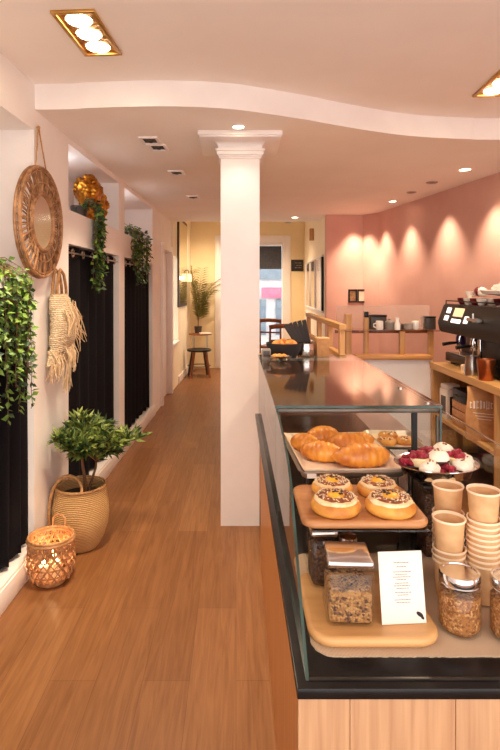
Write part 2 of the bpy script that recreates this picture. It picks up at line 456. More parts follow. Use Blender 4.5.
# door and bright window beyond the curtains
ya, yb = YE, YE+.95
mb = MB(); mb.bx(-.12, .0, ya, yb+.02, 2.15, 2.9); mb.bx(-.12, -.06, ya, yb, 0, 2.15)
mb.bx(-.10, .03, ya, ya+.09, 0, 2.22, bev=.006); mb.bx(-.10, .03, yb-.09, yb, 0, 2.22, bev=.006); mb.bx(-.10, .03, ya+.09, yb-.09, 2.13, 2.22, bev=.006)
for z0, z1 in ((.15, .95), (1.05, 2.0)): mb.bx(-.06, -.05, ya+.2, yb-.2, z0, z1, bev=.004)
d1 = struct(lw(mb, 'door_1', m_trim), 'white panelled door with casing beyond the curtains')
y0, y1 = yb+.02, yb+.75
mb = MB(); mb.bx(-.3, 0, y0, y1, 0, .70); mb.bx(-.3, 0, y0, y1, 2.1, 2.9); mb.bx(-.3, 0, y1, 10.9, 0, 3.0); mb.bx(-.3, .02, yb-.0, y0, 0, 2.9)
struct(lw(mb, 'wall_left_far', m_cream, smooth=0), 'cream left wall of the far room')
mb = MB(); mb.bx(-.26, .03, y0, y1, .70, .735, bev=.005); mb.bx(-.24, -.2, y0, y0+.05, .735, 2.1); mb.bx(-.24, -.2, y1-.05, y1, .735, 2.1); mb.bx(-.24, -.2, y0+.05, y1-.05, 1.38, 1.42); mb.bx(-.24, -.2, y0, y1, 2.06, 2.1)
w1 = struct(lw(mb, 'window_1', m_trim), 'tall daylight window in the left wall')
g = lw(MB().bx(-.225, -.215, y0, y1, .735, 2.1), 'glazing', m_glass); g.location = (0,0,0); g.rotation_euler = (0,0,0); g.parent = w1
struct(lw(MB().bx(0, .018, y1, 10.85, 0, .13, bev=.004), 'baseboard_far', m_trim), 'white baseboard in the far room')

# ------------------------------------------------------------------ far wall with glazed door
YF = 10.8
xa, xb = (216-CX)/F*YF, (289.5-CX)/F*YF
mb = MB(); mb.bx(-2.2, xa, YF, YF+.2, 0, 3.0); mb.bx(xb, 1.6, YF, YF+.2, 0, 3.0); mb.bx(xa, xb, YF, YF+.2, 2.62, 3.0)
struct(mb.build('wall_far', m_yel, smooth=0), 'pale yellow far wall')
mb = MB()
zt = 2.62
mb.bx(xa-.02, xa+.12, YF-.03, YF+.12, 0, zt+.03, bev=.008); mb.bx(xb-.14, xb+.02, YF-.03, YF+.12, 0, zt+.03, bev=.008); mb.bx(xa+.12, xb-.14, YF-.03, YF+.12, zt-.12, zt+.03, bev=.008)
gx0, gx1 = (237-CX)/F*YF, (282-CX)/F*YF
mb.bx(xa+.12, gx0, YF+.03, YF+.09, 0, zt-.12); mb.bx(gx1, xb-.14, YF+.03, YF+.09, 0, zt-.12); mb.bx(gx0, gx1, YF+.03, YF+.09, 0, .35); mb.bx(gx0, gx1, YF+.03, YF+.09, zt-.17, zt-.12)
d2 = struct(mb.build('door_2', m_trim), 'white glazed street door in the far wall')
MB().bx(gx0, gx1, YF+.055, YF+.063, .35, zt-.17).build('glazing', m_glass, d2)
mb = MB(); mb.bx(gx0+.01, gx1-.01, YF+.012, YF+.024, 1.98, zt-.18)
for k in range(3): mb.bx(gx0+.01, gx1-.01, YF+.009, YF+.027, 1.98+.2*k, 1.99+.2*k)
o = mb.build('roller_blind', m_blind); tag(o, 'dark grey roller blind half lowered over the far glazed door', 'blind')
# street outside
struct(MB().bx(-7, 9, 11.2, 26, -.2, -.05).build('ground_outside', m_street), 'pale street outside')
mb = MB(); mb.bx(-5, 7, 19, 19.5, -.05, 7.5)
f = mb.build('building', m_facade); tag(f, 'pale shop building across the street, seen through the far glazed door', 'building')
sgn = MB().bx(.9, 3.2, 18.9, 19, 1.25, 1.62).build('sign_board', m_pinksign, f)
for k in range(3): MB().bx(-.9+k*1.15, -.1+k*1.15, 18.93, 19, -.05, 1.2).build('shop_window', m_shopblue, f)
MB().bx(-1, 3.5, 18.9, 19, 1.9, 2.9).build('shop_window', m_shopblue, f)

# ------------------------------------------------------------------ right side walls
def cxy(px, py, z=ZC):
    Y = (z-H)*F/(CY-py); return Vector(((px-CX)/F*Y, Y))
P0, P1, P2, P3 = cxy(326.5, 214.6), cxy(363, 215), cxy(379, 212.5), cxy(500, 172)
dv = (P3-P2).normalized(); P4 = P3+dv*6.0
mb = MB()
outer = [P4, P3, P2, P1, P0, P0+Vector((0, .14)), P1+Vector((.1, .14)), P2+Vector((.16, .08)), P3+Vector((.16, .02)), P4+Vector((.16, .02))]
mb.prism([tuple(v) for v in outer], 0, 2.9)
struct(mb.build('wall_right', m_pink, smooth=10), 'pink right wall washed by spotlights')
mb = MB(); q0 = P0+Vector((0, .0)); q1 = Vector((1.37, YF))
n = (q1-q0).normalized()
mb.prism([tuple(q0+Vector((.0, .14))), tuple(q1), tuple(q1+Vector((.14, 0))), tuple(q0+Vector((.14, .14)))], 0, 3.0)
struct(mb.build('wall_right_far', m_cream, smooth=0), 'cream side wall leading to the far room')
struct(MB().bx(1.12, 1.83, 5.02, 5.12, 0, .935).build('wall_partition', m_wall), 'low white wall behind the counter')

# ------------------------------------------------------------------ column
xc0, xc1 = -.103, .158
yc, dc = 3.63, .25
def colbox(a, z0, z1, bev=.0): return MB().bx(xc0-a, xc1+a, yc-a, yc+dc+a, z0, z1, bev=bev)
mb = colbox(0, 0, 2.5); mb.bm.faces.ensure_lookup_table()
col = struct(mb.build('column', m_trim, smooth=0), 'square white column with a moulded capital')
mb = MB()
steps = [(.010, 2.470, 2.482), (.016, 2.482, 2.492), (.026, 2.492, 2.516), (.034, 2.516, 2.530), (.018, 2.530, 2.545)]
for a, z0, z1 in steps: mb.bx(xc0-a, xc1+a, yc-a, yc+dc+a, z0, z1, bev=.002)
vs = []
for k in range(7):
    t = k/6; a = .018+.05*(1-math.cos(t*PI/2)); z = 2.545+.035*math.sin(t*PI/2)
    vs.append([mb.bm.verts.new(p) for p in ((xc0-a, yc-a, z), (xc1+a, yc-a, z), (xc1+a, yc+dc+a, z), (xc0-a, yc+dc+a, z))])
for A, B in zip(vs, vs[1:]):
    for k in range(4): mb.bm.faces.new((A[k], A[(k+1) % 4], B[(k+1) % 4], B[k]))
mb.bx(xc0-.135, xc1+.135, yc-.135, yc+dc+.135, 2.58, 2.590, bev=.003); mb.bx(xc0-.145, xc1+.145, yc-.145, yc+dc+.145, 2.590, ZC, bev=.004)
mb.build('capital', m_trim, col)

# ------------------------------------------------------------------ ceiling lights
def bulb_fix(name, loc, rz, n, w_, l_, label, group=None, frame=m_brass, lit=True):
    t = thing(name, label, 'ceiling light', loc, rz, group)
    mb = MB(); fw = .02 if n > 1 else .008
    for x0, x1, y0, y1 in ((-w_/2, w_/2, -l_/2, -l_/2+fw), (-w_/2, w_/2, l_/2-fw, l_/2), (-w_/2, -w_/2+fw, -l_/2+fw, l_/2-fw), (w_/2-fw, w_/2, -l_/2+fw, l_/2-fw)):
        mb.bx(x0, x1, y0, y1, -.014, -.0005, bev=.003)
    mb.build('frame', frame, t)
    MB().bx(-w_/2+fw, w_/2-fw, -l_/2+fw, l_/2-fw, -.005, -.001).build('backing', m_gold if lit else m_black, t)
    for k in range(n):
        y = (k-(n-1)/2)*(l_-2*fw)/n; r = min(w_/2-fw, (l_-2*fw)/n/2)*(.88 if lit else .6)
        MB().lathe([(0, -.016), (r*.5, -.015), (r*.85, -.012), (r, -.005)], (0, y, 0), 24).build('bulb', m_bulb if lit else m_dsteel, t)
    return t
xL, yL = -.672, 2.47
bulb_fix('ceiling_spotlight', (xL, yL, ZU), R(-3.6), 3, .19, .43, 'brass framed triple spotlight in the upper ceiling at the top left', frame=m_brass)
bulb_fix('ceiling_spotlight', (1.51, 3.045, ZU), R(-3), 3, .19, .43, 'brass framed triple spotlight in the upper ceiling at the right edge')
for k in (-1, 0, 1):
    spot('spot lamp', (xL+.026*k, yL+.13*k, ZU-.05), (xL+.16, yL+.2*k, 0), 34, 92, 1.0)
    spot('spot lamp', (1.51, 3.045+.13*k, ZU-.05), (1.4, 2.7+.2*k, 0), 20, 120, .8)
def downlight(px, py, label, lit=True, r=.04, z=ZC):
    p = cxy(px, py, z); t = thing('ceiling_downlight', label, 'ceiling light', (p.x, p.y, z))
    MB().torus((0, 0, -.004), r, .006, seg=24, ts=6).build('ring', m_trim if lit else m_steel, t)
    MB().lathe([(0, -.006), (r*.7, -.005), (r*.96, -.001)], seg=24).build('bulb', m_bulb if lit else m_dsteel, t)
    return p
p = downlight(238.5, 126, 'round lit downlight in front of the column')
spot('column lamp', (p.x, p.y, ZC-.03), (p.x, p.y+.02, 0), 3, 120, .9, (1, .86, .74))
p = downlight(465, 169, 'larger lit downlight nearest the pink wall on the right', r=.05)
p = downlight(393, 201, 'small lit downlight near the middle of the pink wall', r=.045)
downlight(432, 182, 'unlit downlight between the two lit ones by the pink wall', False, r=.05)
downlight(411.5, 192, 'unlit downlight just before the small lit one by the pink wall', False, r=.045)
p = downlight(295, 217, 'far lit downlight near the glazed door, the brighter of a pair', r=.05)
downlight(288, 222.3, 'far dim downlight behind the brighter one near the glazed door', False, r=.05)
for px, py, lb in ((150, 139.5, 'black square recessed spot above the left curtains, nearest of the row'), (158, 146.5, 'black square recessed spot close behind the nearest one on the left'), (176.5, 172, 'square recessed spot half way along the left side of the ceiling'), (193, 196.5, 'square recessed spot furthest down the corridor')):
    q = cxy(px, py)
    bulb_fix('recessed_spot', (q.x, q.y, ZC), R(-2), 2, .13, .17, lb, frame=m_trim, lit=False)
    spot('corridor lamp', (q.x, q.y, ZC-.03), (q.x+.05, q.y-.1, 0), 17, 95, .8)
# wall washers along the pink wall
for px, pw in ((368, 10), (386, 9), (411, 9), (449, 9), (497, 9)):
    a = (px-CX)/F; t = P2.y; k = dv.x/dv.y
    Y = (P2.x-k*P2.y)/(a-k); X = a*Y
    if px < 379:
        X, Y = (P1+(P2-P1)*.35)
        nrm = Vector((-(P2-P1).y, (P2-P1).x)).normalized()
    else: nrm = Vector((dv.y, -dv.x)).normalized()
    if nrm.y > 0 and px < 379: nrm = -nrm
    if px >= 379 and nrm.x > 0: nrm = -nrm
    L = Vector((X, Y))+nrm*.22
    Tt = Vector((X, Y))+nrm*.16
    spot('wall washer', (L.x, L.y, ZC-.04), (Tt.x, Tt.y, 1.5), pw*4.4, 80, 1.0, (1, .80, .58), .03)
spot('pink corner lamp', (1.45, 6.95, ZC-.03), (1.5, 7.3, 1.6), 9, 75, .9)
for x, y, pw in ((.9, 4.6, 15), (1.25, 3.9, 17), (.45, 2.3, 0)):
    if pw: spot('service lamp', (x, y, ZC-.02), (x, y, 0), pw, 120, .9)
spot('far lamp', (.3, 9.5, 2.9), (.2, 9.8, 0), 60, 140, .9, (1, .76, .5))
spot('far lamp', (-.5, 9.6, 2.9), (-.5, 10.2, 0.6), 40, 130, .9, (1, .76, .5))
# ================================================================== LEFT SIDE
def put_left(t, x, y, z, rz=0):
    t.location = LW(x, y, z); t.rotation_euler = (0, 0, RZL+rz); return t
def curtain(name, label, a, b, z0, z1, folds, rod=True, seed=0):
    t = thing(name, label, 'curtain', group='black curtains of the left bays'); put_left(t, 0, 0, 0)
    mb = MB(); n = folds*10; rows = 24; rr = random.Random(seed); V = []
    ph = [rr.uniform(-.5, .5) for _ in range(folds+2)]
    for j in range(rows+1):
        v = j/rows; z = z0+(z1-z0)*v; row = []
        for i in range(n+1):
            u = i/n; k = u*folds; amp = .020+.012*(1-v)*abs(math.sin(3*u+seed))
            x = -.050+amp*math.sin(2*PI*k+.6*math.sin(k*1.7+seed)+(1-v)*ph[int(k)]*.9)
            y = a+(b-a)*u+.010*math.sin(2*PI*k*2+1+v)*(1-v)
            zz = z if j else z+.012*math.sin(2*PI*k+1)
            row.append(mb.bm.verts.new((x, y, zz)))
        V.append(row)
    for j in range(rows):
        for i in range(n): mb.bm.faces.new((V[j][i], V[j][i+1], V[j+1][i+1], V[j+1][i]))
    o = mb.build('curtain_panel', m_black_cloth, t, smooth=80)
    md = o.modifiers.new('thick', 'SOLIDIFY'); md.thickness = .004
    for k in range(folds):
        y = a+(b-a)*(k+.5)/folds
        MB().torus((-.012, y, z1-.045), .026, .006, 'X', 18, 6).build('grommet', m_chrome, t)
    if rod:
        r = thing('curtain_rod', 'steel rod carrying the '+label, 'curtain rod'); put_left(r, 0, 0, 0)
        MB().cyl((-.010, a, z1-.045), (-.010, b, z1-.045), .006, 10).build('pole', m_steel, r)
    return t
curtain('curtain', 'black curtain at the near left edge under the leafy trailing plant', B0[0]+.3, B0[1]-.004, .145, 1.585, 12, seed=1)
curtain('curtain', 'black grommet curtain beside the bag, behind the potted tree', B1[0]+.006, B1[1]-.006, .145, 1.888, 6, seed=2)
curtain('curtain', 'black grommet curtain furthest down the corridor', B2[0]+.006, B2[1]-.006, .145, 1.888, 8, seed=5)

# ---- round rattan mirror
ym = 3.095; mr = .322
t = thing('rattan_mirror', 'round rattan framed mirror hung from a cord on the white pier', 'mirror')
put_left(t, .004, ym, 1.975)
def circ(r, x, n=64): return [Vector((x, r*math.cos(2*PI*k/n), r*math.sin(2*PI*k/n))) for k in range(n)]
mb = MB()
for r, x, th in ((mr-.010, .014, .010), (mr-.012, .036, .010), (mr-.030, .040, .004), (mr-.095, .046, .004)): mb.tube(circ(r, x), th, 8, closed=True)
mb.build('outer_ring', m_rattan, t)
mb = MB()
for r, x, th in ((.160, .020, .010), (.160, .042, .011), (.180, .040, .005)): mb.tube(circ(r, x), th, 8, closed=True)
mb.build('inner_ring', m_rattan, t)
mb = MB(); rr = random.Random(3)
for k in range(120):
    a = 2*PI*k/120+rr.uniform(-.02, .02); b = a+rr.uniform(-.06, .06)
    x0 = rr.choice((.022, .032, .040)); mb.mi = rr.choice((0, 0, 1))
    mb.tube([(x0, .158*math.cos(a), .158*math.sin(a)), (x0+.006, .235*math.cos((a+b)/2), .235*math.sin((a+b)/2)), (x0, (mr-.012)*math.cos(b), (mr-.012)*math.sin(b))], rr.uniform(.0035, .0055), 5)
mb.build('cane_spokes', [m_rattan, m_rattan2], t)
MB().lathe([(0, .040), (.152, .040), (.152, .030), (0, .030)], seg=48, mat=Matrix.Rotation(R(90), 4, 'Y')).build('mirror_glass', m_mirror, t)
mb = MB(); zz = .545
mb.tube([(.028, -.075, mr-.02), (.012, -.002, zz)], .0045, 6); mb.tube([(.028, .085, mr-.03), (.012, .006, zz)], .0045, 6)
mb.blob((.012, .002, zz), (.010, .012, .012), sub=2)
mb.build('hanging_cord', m_rope, t)

# ---- macrame bag
t = thing('macrame_bag', 'cream woven macrame bag with fringe hanging on the white pier', 'bag')
yb_ = ly(53); put_left(t, .006, yb_, 1.125)
mb = MB(); V = []; nz, na = 26, 28
for j in range(nz+1):
    v = j/nz; z = .02+.42*v
    hw = .195-.045*v-.025*max(0, v-.85)/.15; th = .022+.030*math.sin(PI*(.10+.8*(1-v)))
    row = []
    for i in range(na):
        a = 2*PI*i/na; q = noise.noise(Vector((math.cos(a)*2, math.sin(a)*2, v*7)))*.010+.004*math.sin(v*70)
        row.append(mb.bm.verts.new((.006+th+(th+q)*math.cos(a) if math.cos(a) > -.98 else .006, (hw+q)*math.sin(a)+.012*math.sin(v*5), z+.01*math.cos(2*a)*(1-v))))
    V.append(row)
for j in range(nz):
    for i in range(na): mb.bm.faces.new((V[j][i], V[j][(i+1) % na], V[j+1][(i+1) % na], V[j+1][i]))
mb.bm.faces.new(V[0])
mb.build('bag_body', m_macrame, t, smooth=80)
mb = MB()
for dx in (.022, .050):
    mb.tube([(dx, -.09, .40), (dx, -.075, .50), (dx-.004, -.045, .565), (dx-.01, .0, .588), (dx-.004, .045, .56), (dx, .07, .49), (dx, .085, .40)], .010, 8)
mb.build('handle', m_rope, t)
mb = MB(); rr = random.Random(8)
def strand(p, q, sag=.02, r=.0035):
    p, q = Vector(p), Vector(q); m = (p+q)/2+Vector((rr.uniform(-sag, sag)+.01, rr.uniform(-sag, sag), 0)); mb.tube([p, m, q], [r, r*.9, r*.5], 4)
for k in range(34):      # tassel at left bottom
    y = rr.uniform(-.18, -.06); strand((rr.uniform(.02, .08), y, .10), (rr.uniform(.02, .09), y+rr.uniform(-.03, .03), rr.uniform(-.10, -.04)))
for k in range(26):
    y = rr.uniform(.03, .09); strand((rr.uniform(.03, .08), y, .08), (rr.uniform(.03, .08), y+rr.uniform(-.02, .02), rr.uniform(-.20, -.10)))
for k in range(20):      # fringe flaring out to the right
    z = rr.uniform(.10, .38); strand((rr.uniform(.05, .08), .15, z), (rr.uniform(.07, .13), rr.uniform(.20, .27), z-rr.uniform(.10, .20)))
for k in range(26):
    y = rr.uniform(-.10, .10); strand((.10, y, rr.uniform(.30, .40)), (.118, y+rr.uniform(-.02, .02), rr.uniform(.16, .24)))
for k in range(24):
    y = rr.uniform(-.05, .12); strand((.085, y, .12), (.10, y+rr.uniform(-.03, .03), rr.uniform(-.06, .02)))
mb.build('fringe', m_fringe, t)

# ---- trailing plants
def trailing(name, label, x, y, z, strands, spread, drop, leafL, mats, seed, pot=True, x_out=.07, topz=.10, group=None):
    t = thing(name, label, 'plant', group=group); put_left(t, x, y, z); rr = random.Random(seed)
    if pot:
        MB().lathe([(0, 0), (.052, 0), (.068, .10), (.072, .105), (.064, .105), (.058, .085), (0, .085)], seg=20).build('pot', m_darkc, t)
    lf = MB(); st = MB()
    for k in range(strands):
        y1 = rr.uniform(*spread); xo = -x+rr.uniform(.015, x_out); L = rr.uniform(*drop)*(1-.45*abs(y1-(spread[0]+spread[1])/2)/(spread[1]-spread[0]))
        top = topz+rr.uniform(.0, .08)
        p0 = Vector((rr.uniform(-.03, .03), rr.uniform(-.03, .03)+y1*.3, .08)); p1 = Vector((xo*.5, y1*.75, top)); p2 = Vector((xo, y1, top-.06)); pts = [p0, p1, p2]
        z_ = top-.06; q = p2.copy()
        while z_ > top-.06-L:
            z_ -= .045; q = q+Vector((rr.uniform(-.004, .004), rr.uniform(-.010, .010), -.045)); q.x = max(q.x, -x+.018); pts.append(q.copy())
        st.tube(pts, .0018, 4)
        for i in range(1, len(pts)):
            for h in range(3 if i > 1 else 4):
                b = pts[i-1].lerp(pts[i], rr.random()); d = Vector((rr.uniform(-.3, 1), rr.uniform(-1, 1), rr.uniform(-.9, .35)))
                e = Vector((rr.uniform(.2, 1), rr.uniform(-.5, .5), rr.uniform(.1, 1)))
                lf.mi = rr.choice((0, 0, 1)); L_ = leafL*rr.uniform(.7, 1.25)
                if b.x+d.normalized().x*L_ < -x+.008 and b.z < -.005: d.x = abs(d.x)
                lf.leaf(b, d, e, L_, L_*.62)
    st.build('stems', m_stem, t, smooth=0); lf.build('leaves', mats, t, smooth=0, fixn=False)
    return t
trailing('trailing_plant', 'lush green trailing plant above the near black curtain at the left edge', -.13, ly(6), 1.66, 38, (-.34, .14), (.20, .85), .040, [m_leafB, m_leafC], 4, x_out=.10, topz=.03)
trailing('trailing_plant', 'thin trailing ivy hanging from the niche with the gold sculpture', -.11, ly(93), 2.13, 15, (-.10, .10), (.35, .70), .048, [m_leafC, m_leafB], 5, x_out=.06)
trailing('trailing_plant', 'trailing ivy spilling from the second niche over the far curtain', -.13, ly(135), 2.13, 24, (-.40, .50), (.15, .55), .050, [m_leafC, m_leafB], 6, x_out=.08, topz=.05)

# ---- gold sculpture and dark picture in niche 1
t = thing('gold_sculpture', 'lumpy gold ornament standing in the niche above the first grommet curtain', 'ornament'); put_left(t, -.13, ly(92)+.42, 2.1305); t.scale = (1.08, 1.22, 1.12)
MB().lathe([(0, 0), (.09, 0), (.10, .02), (.06, .04), (.05, .09), (0, .1)], seg=24).build('foot', m_gold, t)
mb = MB(); rr = random.Random(4)
for c, r in (((0, -.07, .24), .12), ((.02, .06, .16), .105), ((0, .03, .09), .08), ((0, -.06, .13), .085), ((.03, .10, .20), .06)):
    mb.blob(c, (r*.8, r, r), sub=4, amp=.28, fr=3.2, seed=r*50)
    for k in range(22):
        a, b = rr.uniform(0, 2*PI), rr.uniform(-.4, 1.4); d = Vector((math.cos(a)*math.cos(b)*.8, math.sin(a)*math.cos(b), math.sin(b)))
        mb.blob(Vector(c)+d*r*.95, (r*.22,)*3, sub=1, amp=.2, seed=k)
mb.build('body', m_gold, t, smooth=60)
t = thing('picture_frame', 'small dark frame leaning at the near end of the gold sculpture niche', 'picture'); put_left(t, -.20, ly(70)+.14, 2.13)
MB().bx(-.012, .012, -.09, .09, 0, .26, bev=.004).build('frame', m_black, t)
MB().bx(.0121, .0135, -.07, .07, .03, .23).build('picture', m_darkc, t)

# ---- potted olive tree in basket
t = thing('basket_planter', 'round woven seagrass basket with a loop handle holding the small tree', 'basket', (-.966, 3.36, 0))
prof = [(0, .0), (.106, .0), (.116, .012), (.145, .07), (.167, .14), (.174, .20), (.170, .26), (.158, .33), (.152, .365), (.154, .378), (.147, .382), (.140, .372), (.146, .33), (.150, .30), (0, .30)]
MB().lathe(prof, seg=48).build('basket_body', m_seagrass, t, smooth=60)
mb = MB()
for z, r in ((.375, .152),): mb.torus((0, 0, z), r, .008, seg=48)
mb.build('rim', m_rope, t)
mb = MB(); mb.tube(smooth([(-.150, -.115, .14, 0)[:3], (-.158, -.118, .24), (-.150, -.112, .33), (-.128, -.10, .405), (-.085, -.09, .452), (-.035, -.09, .462), (.012, -.10, .44), (.038, -.118, .405), (.046, -.142, .372)], 3), .009, 8)
mb.build('handle', m_rope, t)
MB().lathe([(0, .318), (.08, .322), (.144, .31)], seg=32, fn=lambda a, z: 1).build('soil', m_soil, t)
t = thing('olive_tree', 'small leafy olive tree growing in the seagrass basket', 'plant', (-.962, 3.36, .318)); t.scale = (1.12, 1.25, 1.06)
rr = random.Random(12); st = MB(); lf = MB()
tips = []
def branch(p, d, L, r, depth):
    n = 4; pts = [p.copy()]; q = p.copy()
    for k in range(n):
        d = (d+Vector((rr.uniform(-.18, .18), rr.uniform(-.18, .18), rr.uniform(-.05, .12)))).normalized(); q = q+d*L/n; pts.append(q.copy())
    st.tube(pts, [r*(1-.4*k/n) for k in range(n+1)], 6 if depth < 2 else 4)
    if depth >= 1:
        for i in range(1, n+1):
            for h in range(5 if depth > 1 else 3):
                b = pts[i-1].lerp(pts[i], rr.random()); dd = (d*.9+Vector((rr.uniform(-1, 1), rr.uniform(-1, 1), rr.uniform(-.5, .8)))).normalized()
                lf.mi = rr.choice((0, 0, 1)); LL = rr.uniform(.045, .075)
                if b.x+dd.x*LL < -.140: continue
                lf.leaf(b, dd, Vector((rr.uniform(-1, 1), rr.uniform(-1, 1), 1)), LL, LL*.27)
    if depth < 3:
        m = (6, 4, 3)[depth]
        for k in range(m):
            a = 2*PI*k/m+rr.uniform(-.5, .5); el = rr.uniform(.0, .7) if depth == 0 else rr.uniform(-.3, .6)
            dd = Vector((math.cos(a)*math.cos(el), math.sin(a)*math.cos(el), math.sin(el)+.15)).normalized()
            b = pts[-1] if depth == 0 else pts[rr.randint(2, n)]
            branch(b, (dd+d*.45).normalized(), L*rr.uniform(.55, .75)*(1.0 if depth else .95), r*.55, depth+1)
branch(Vector((.02, 0, -.004)), Vector((.06, 0, 1)), .215, .012, 0)
branch(Vector((.03, .02, -.004)), Vector((.30, .1, 1)), .20, .009, 0)
st.build('trunk', m_stem, t, smooth=60); lf.build('leaves', [m_leafA, m_leafC], t, smooth=0, fixn=False)

# ---- bamboo lantern with candles
lx, lyy = -1.012, 2.955
t = thing('bamboo_lantern', 'open weave bamboo lantern glowing on the floor by the near curtain', 'lantern', (lx, lyy, 0))
def lr(z): return .090+.030*math.sin(PI*min(1, max(0, (z+.02)/.22))**.8*.5) if z < .09 else .120-.004*(z-.09)/.16
mb = MB(); nn = 20
for sgn_ in (1, -1):
    for k in range(nn):
        pts = []
        for j in range(13):
            z = .03+.195*j/12; a = 2*PI*k/nn+sgn_*1.15*j/12; r = lr(z)+(.002 if (j+k) % 2 else -.002)*sgn_
            pts.append((r*math.cos(a), r*math.sin(a), z))
        mb.tube(pts, .0085, 4, flat=.35)
for k in range(40):
    a = 2*PI*k/40; pts = [((lr(z))*math.cos(a), (lr(z))*math.sin(a), z) for z in (.165, .19, .225)]
    mb.tube(pts, .004, 4)
for z in (.06, .105, .15, .178, .2): mb.torus((0, 0, z), lr(z), .004, seg=40, ts=5)
mb.build('woven_body', m_bamboo, t)
mb = MB(); mb.torus((0, 0, .232), .120, .010, seg=40); mb.torus((0, 0, .246), .119, .006, seg=40); mb.build('rim', m_bamboo, t)
MB().lathe([(0, .0), (.078, .0), (.084, .006), (.090, .03), (.084, .034), (0, .012)], seg=36).build('base', m_bamboo, t)
mb = MB()
mb.tube([(-.03, .115, .235), (-.03, .118, .29), (-.01, .12, .31), (.02, .12, .31), (.04, .118, .29), (.04, .115, .235)], .006, 6); mb.build('handle', m_bamboo, t)
for k, (cx_, cy_, h_) in enumerate(((-.03, -.03, .085), (.035, -.012, .095), (.0, .045, .11))):
    c = thing('pillar_candle', 'lit pillar candle inside the bamboo lantern', 'candle', (lx+cx_, lyy+cy_, .0125), 0, 'candles in the lantern')
    MB().lathe([(0, 0), (.024, 0), (.024, h_), (.018, h_-.006), (0, h_-.008)], seg=20).build('wax', m_wax, c)
    MB().lathe([(0, h_-.004), (.007, h_+.004), (.009, h_+.014), (.004, h_+.028), (0, h_+.036)], seg=12).build('flame', m_flame, c)
    point('candle light', (lx+cx_, lyy+cy_, h_+.055), .16, (1, .62, .30), .012)

# ---- far end of the corridor
t = thing('framed_mirror', 'tall dark framed mirror on the left wall near the palm', 'mirror'); put_left(t, .0, ly(181.5), 1.0)
h = .55
MB().bx(.002, .03, -h, h, .28, 1.78, bev=.006).build('frame', m_dwood, t)
MB().bx(.0301, .033, -h+.05, h-.05, .33, 1.73).build('mirror_glass', m_mirror, t)
t = thing('wall_lamp', 'small wall lamp with a cream shade on the left wall beside the palm', 'lamp'); put_left(t, 0, 9.9, 1.72); t.scale = (.7, .7, .7)
mb = MB(); mb.bx(.0, .02, -.04, .04, .22, .32, bev=.005); mb.tube([(.02, 0, .28), (.07, 0, .30), (.10, 0, .26), (.10, 0, .2)], .010, 8); mb.build('bracket', m_black, t)
MB().lathe([(.065, .0), (.05, .20), (.047, .20), (.062, .0)], (.11, 0, 0), 24).build('lamp_shade', m_shade, t)
p = LW(.11, 9.9, 1.78); point('lamp bulb', p, 1.5, (1, .72, .42), .03)
# small side table with palm
tx, ty = (200.5-CX)/F*10.25, 10.25
t = thing('side_table', 'small round wooden side table with thin legs under the palm', 'table', (tx, ty, 0))
MB().lathe([(0, .715), (.215, .715), (.22, .725), (.215, .738), (0, .738)], seg=36).build('table_top', m_mwood, t)
for k in range(4):
    a = PI/4+PI/2*k; MB().cyl((.18*math.cos(a), .18*math.sin(a), .715), (.19*math.cos(a), .19*math.sin(a), 0), .008, 8).build('leg', m_steel, t)
t = thing('palm_pot', 'tall parlour palm in a small dark pot on the side table', 'plant', (tx-.05, ty+.08, .738))
MB().lathe([(0, 0), (.06, 0), (.075, .12), (.078, .13), (.068, .13), (0, .11)], seg=24).build('pot', m_darkc, t)
rr = random.Random(21); st = MB(); lf = MB()
for k in range(15):
    a = rr.uniform(0, 2*PI); lean = rr.uniform(.15, .55); L = rr.uniform(.75, 1.35); pts = []
    for j in range(12):
        u = j/11; o_ = lean*(u**1.9)*L*.85; pts.append(Vector((math.cos(a)*o_, math.sin(a)*o_, .11+L*(u-.28*u**3*lean*2))))
    for p_ in pts:
        p_.x = max(p_.x, -.13); p_.y = min(p_.y, .40)
    st.tube(pts, [.007*(1-.8*j/11) for j in range(12)], 5)
    for j in range(3, 12):
        d = (pts[j]-pts[j-1]).normalized()
        for sg in (1, -1):
            for q in (0, .5):
                sd = d.cross(Vector((0, 0, 1)));
                if sd.length < .1: sd = Vector((math.sin(a), -math.cos(a), 0))
                b = pts[j-1].lerp(pts[j], q); L2 = .24*(1-.4*(j-4)/8)
                dd = (sd.normalized()*sg+d*.7+Vector((0, 0, -.25))); 
                e = b+dd.normalized()*L2
                if e.x < -.15 or e.y > .42: L2 *= .3
                lf.leaf(b, dd, Vector((0, 0, 1)), L2, .022)
st.build('stems', m_stem, t); lf.build('fronds', m_palm, t, smooth=0, fixn=False)
b = thing('newspaper', 'folded pale newspaper lying on the side table', 'newspaper', (tx+.10, ty-.10, .738), R(15))
mb = MB(); mb.bx(-.11, .11, -.08, .08, 0, .012, bev=.003); mb.bx(-.11, .10, -.075, .08, .012, .022, bev=.003); mb.build('pages', m_paper, b)
def stool(name, label, x, y):
    t = thing(name, label, 'stool', (x, y, 0))
    MB().lathe([(0, .462), (.17, .462), (.182, .472), (.182, .492), (.17, .502), (0, .498)], seg=32).build('seat', m_black, t)
    for k in range(4):
        a = PI/4+PI/2*k+.2; ca, sa = math.cos(a), math.sin(a)
        MB().tube([(.12*ca, .12*sa, .465), (.20*ca, .20*sa, 0)], [.022, .016], 8).build('leg', m_mwood if k in (2, 3) else m_dwood, t)
    MB().torus((0, 0, .2), .163, .008, seg=24, ts=6).build('foot_ring', m_dsteel, t)
    return t
stool('stool', 'round black topped stool with splayed wooden legs in front of the side table', (199.5-CX)/F*9.85, 9.75).scale = (1.22, 1.22, 1.0)

# small lamps tucked under the niche soffits
for (a, b) in (B1, B2):
    p = LW(-.26, a+.30, 2.50); point('niche lamp', p, 1.3, (.92, .94, 1.0), .03)
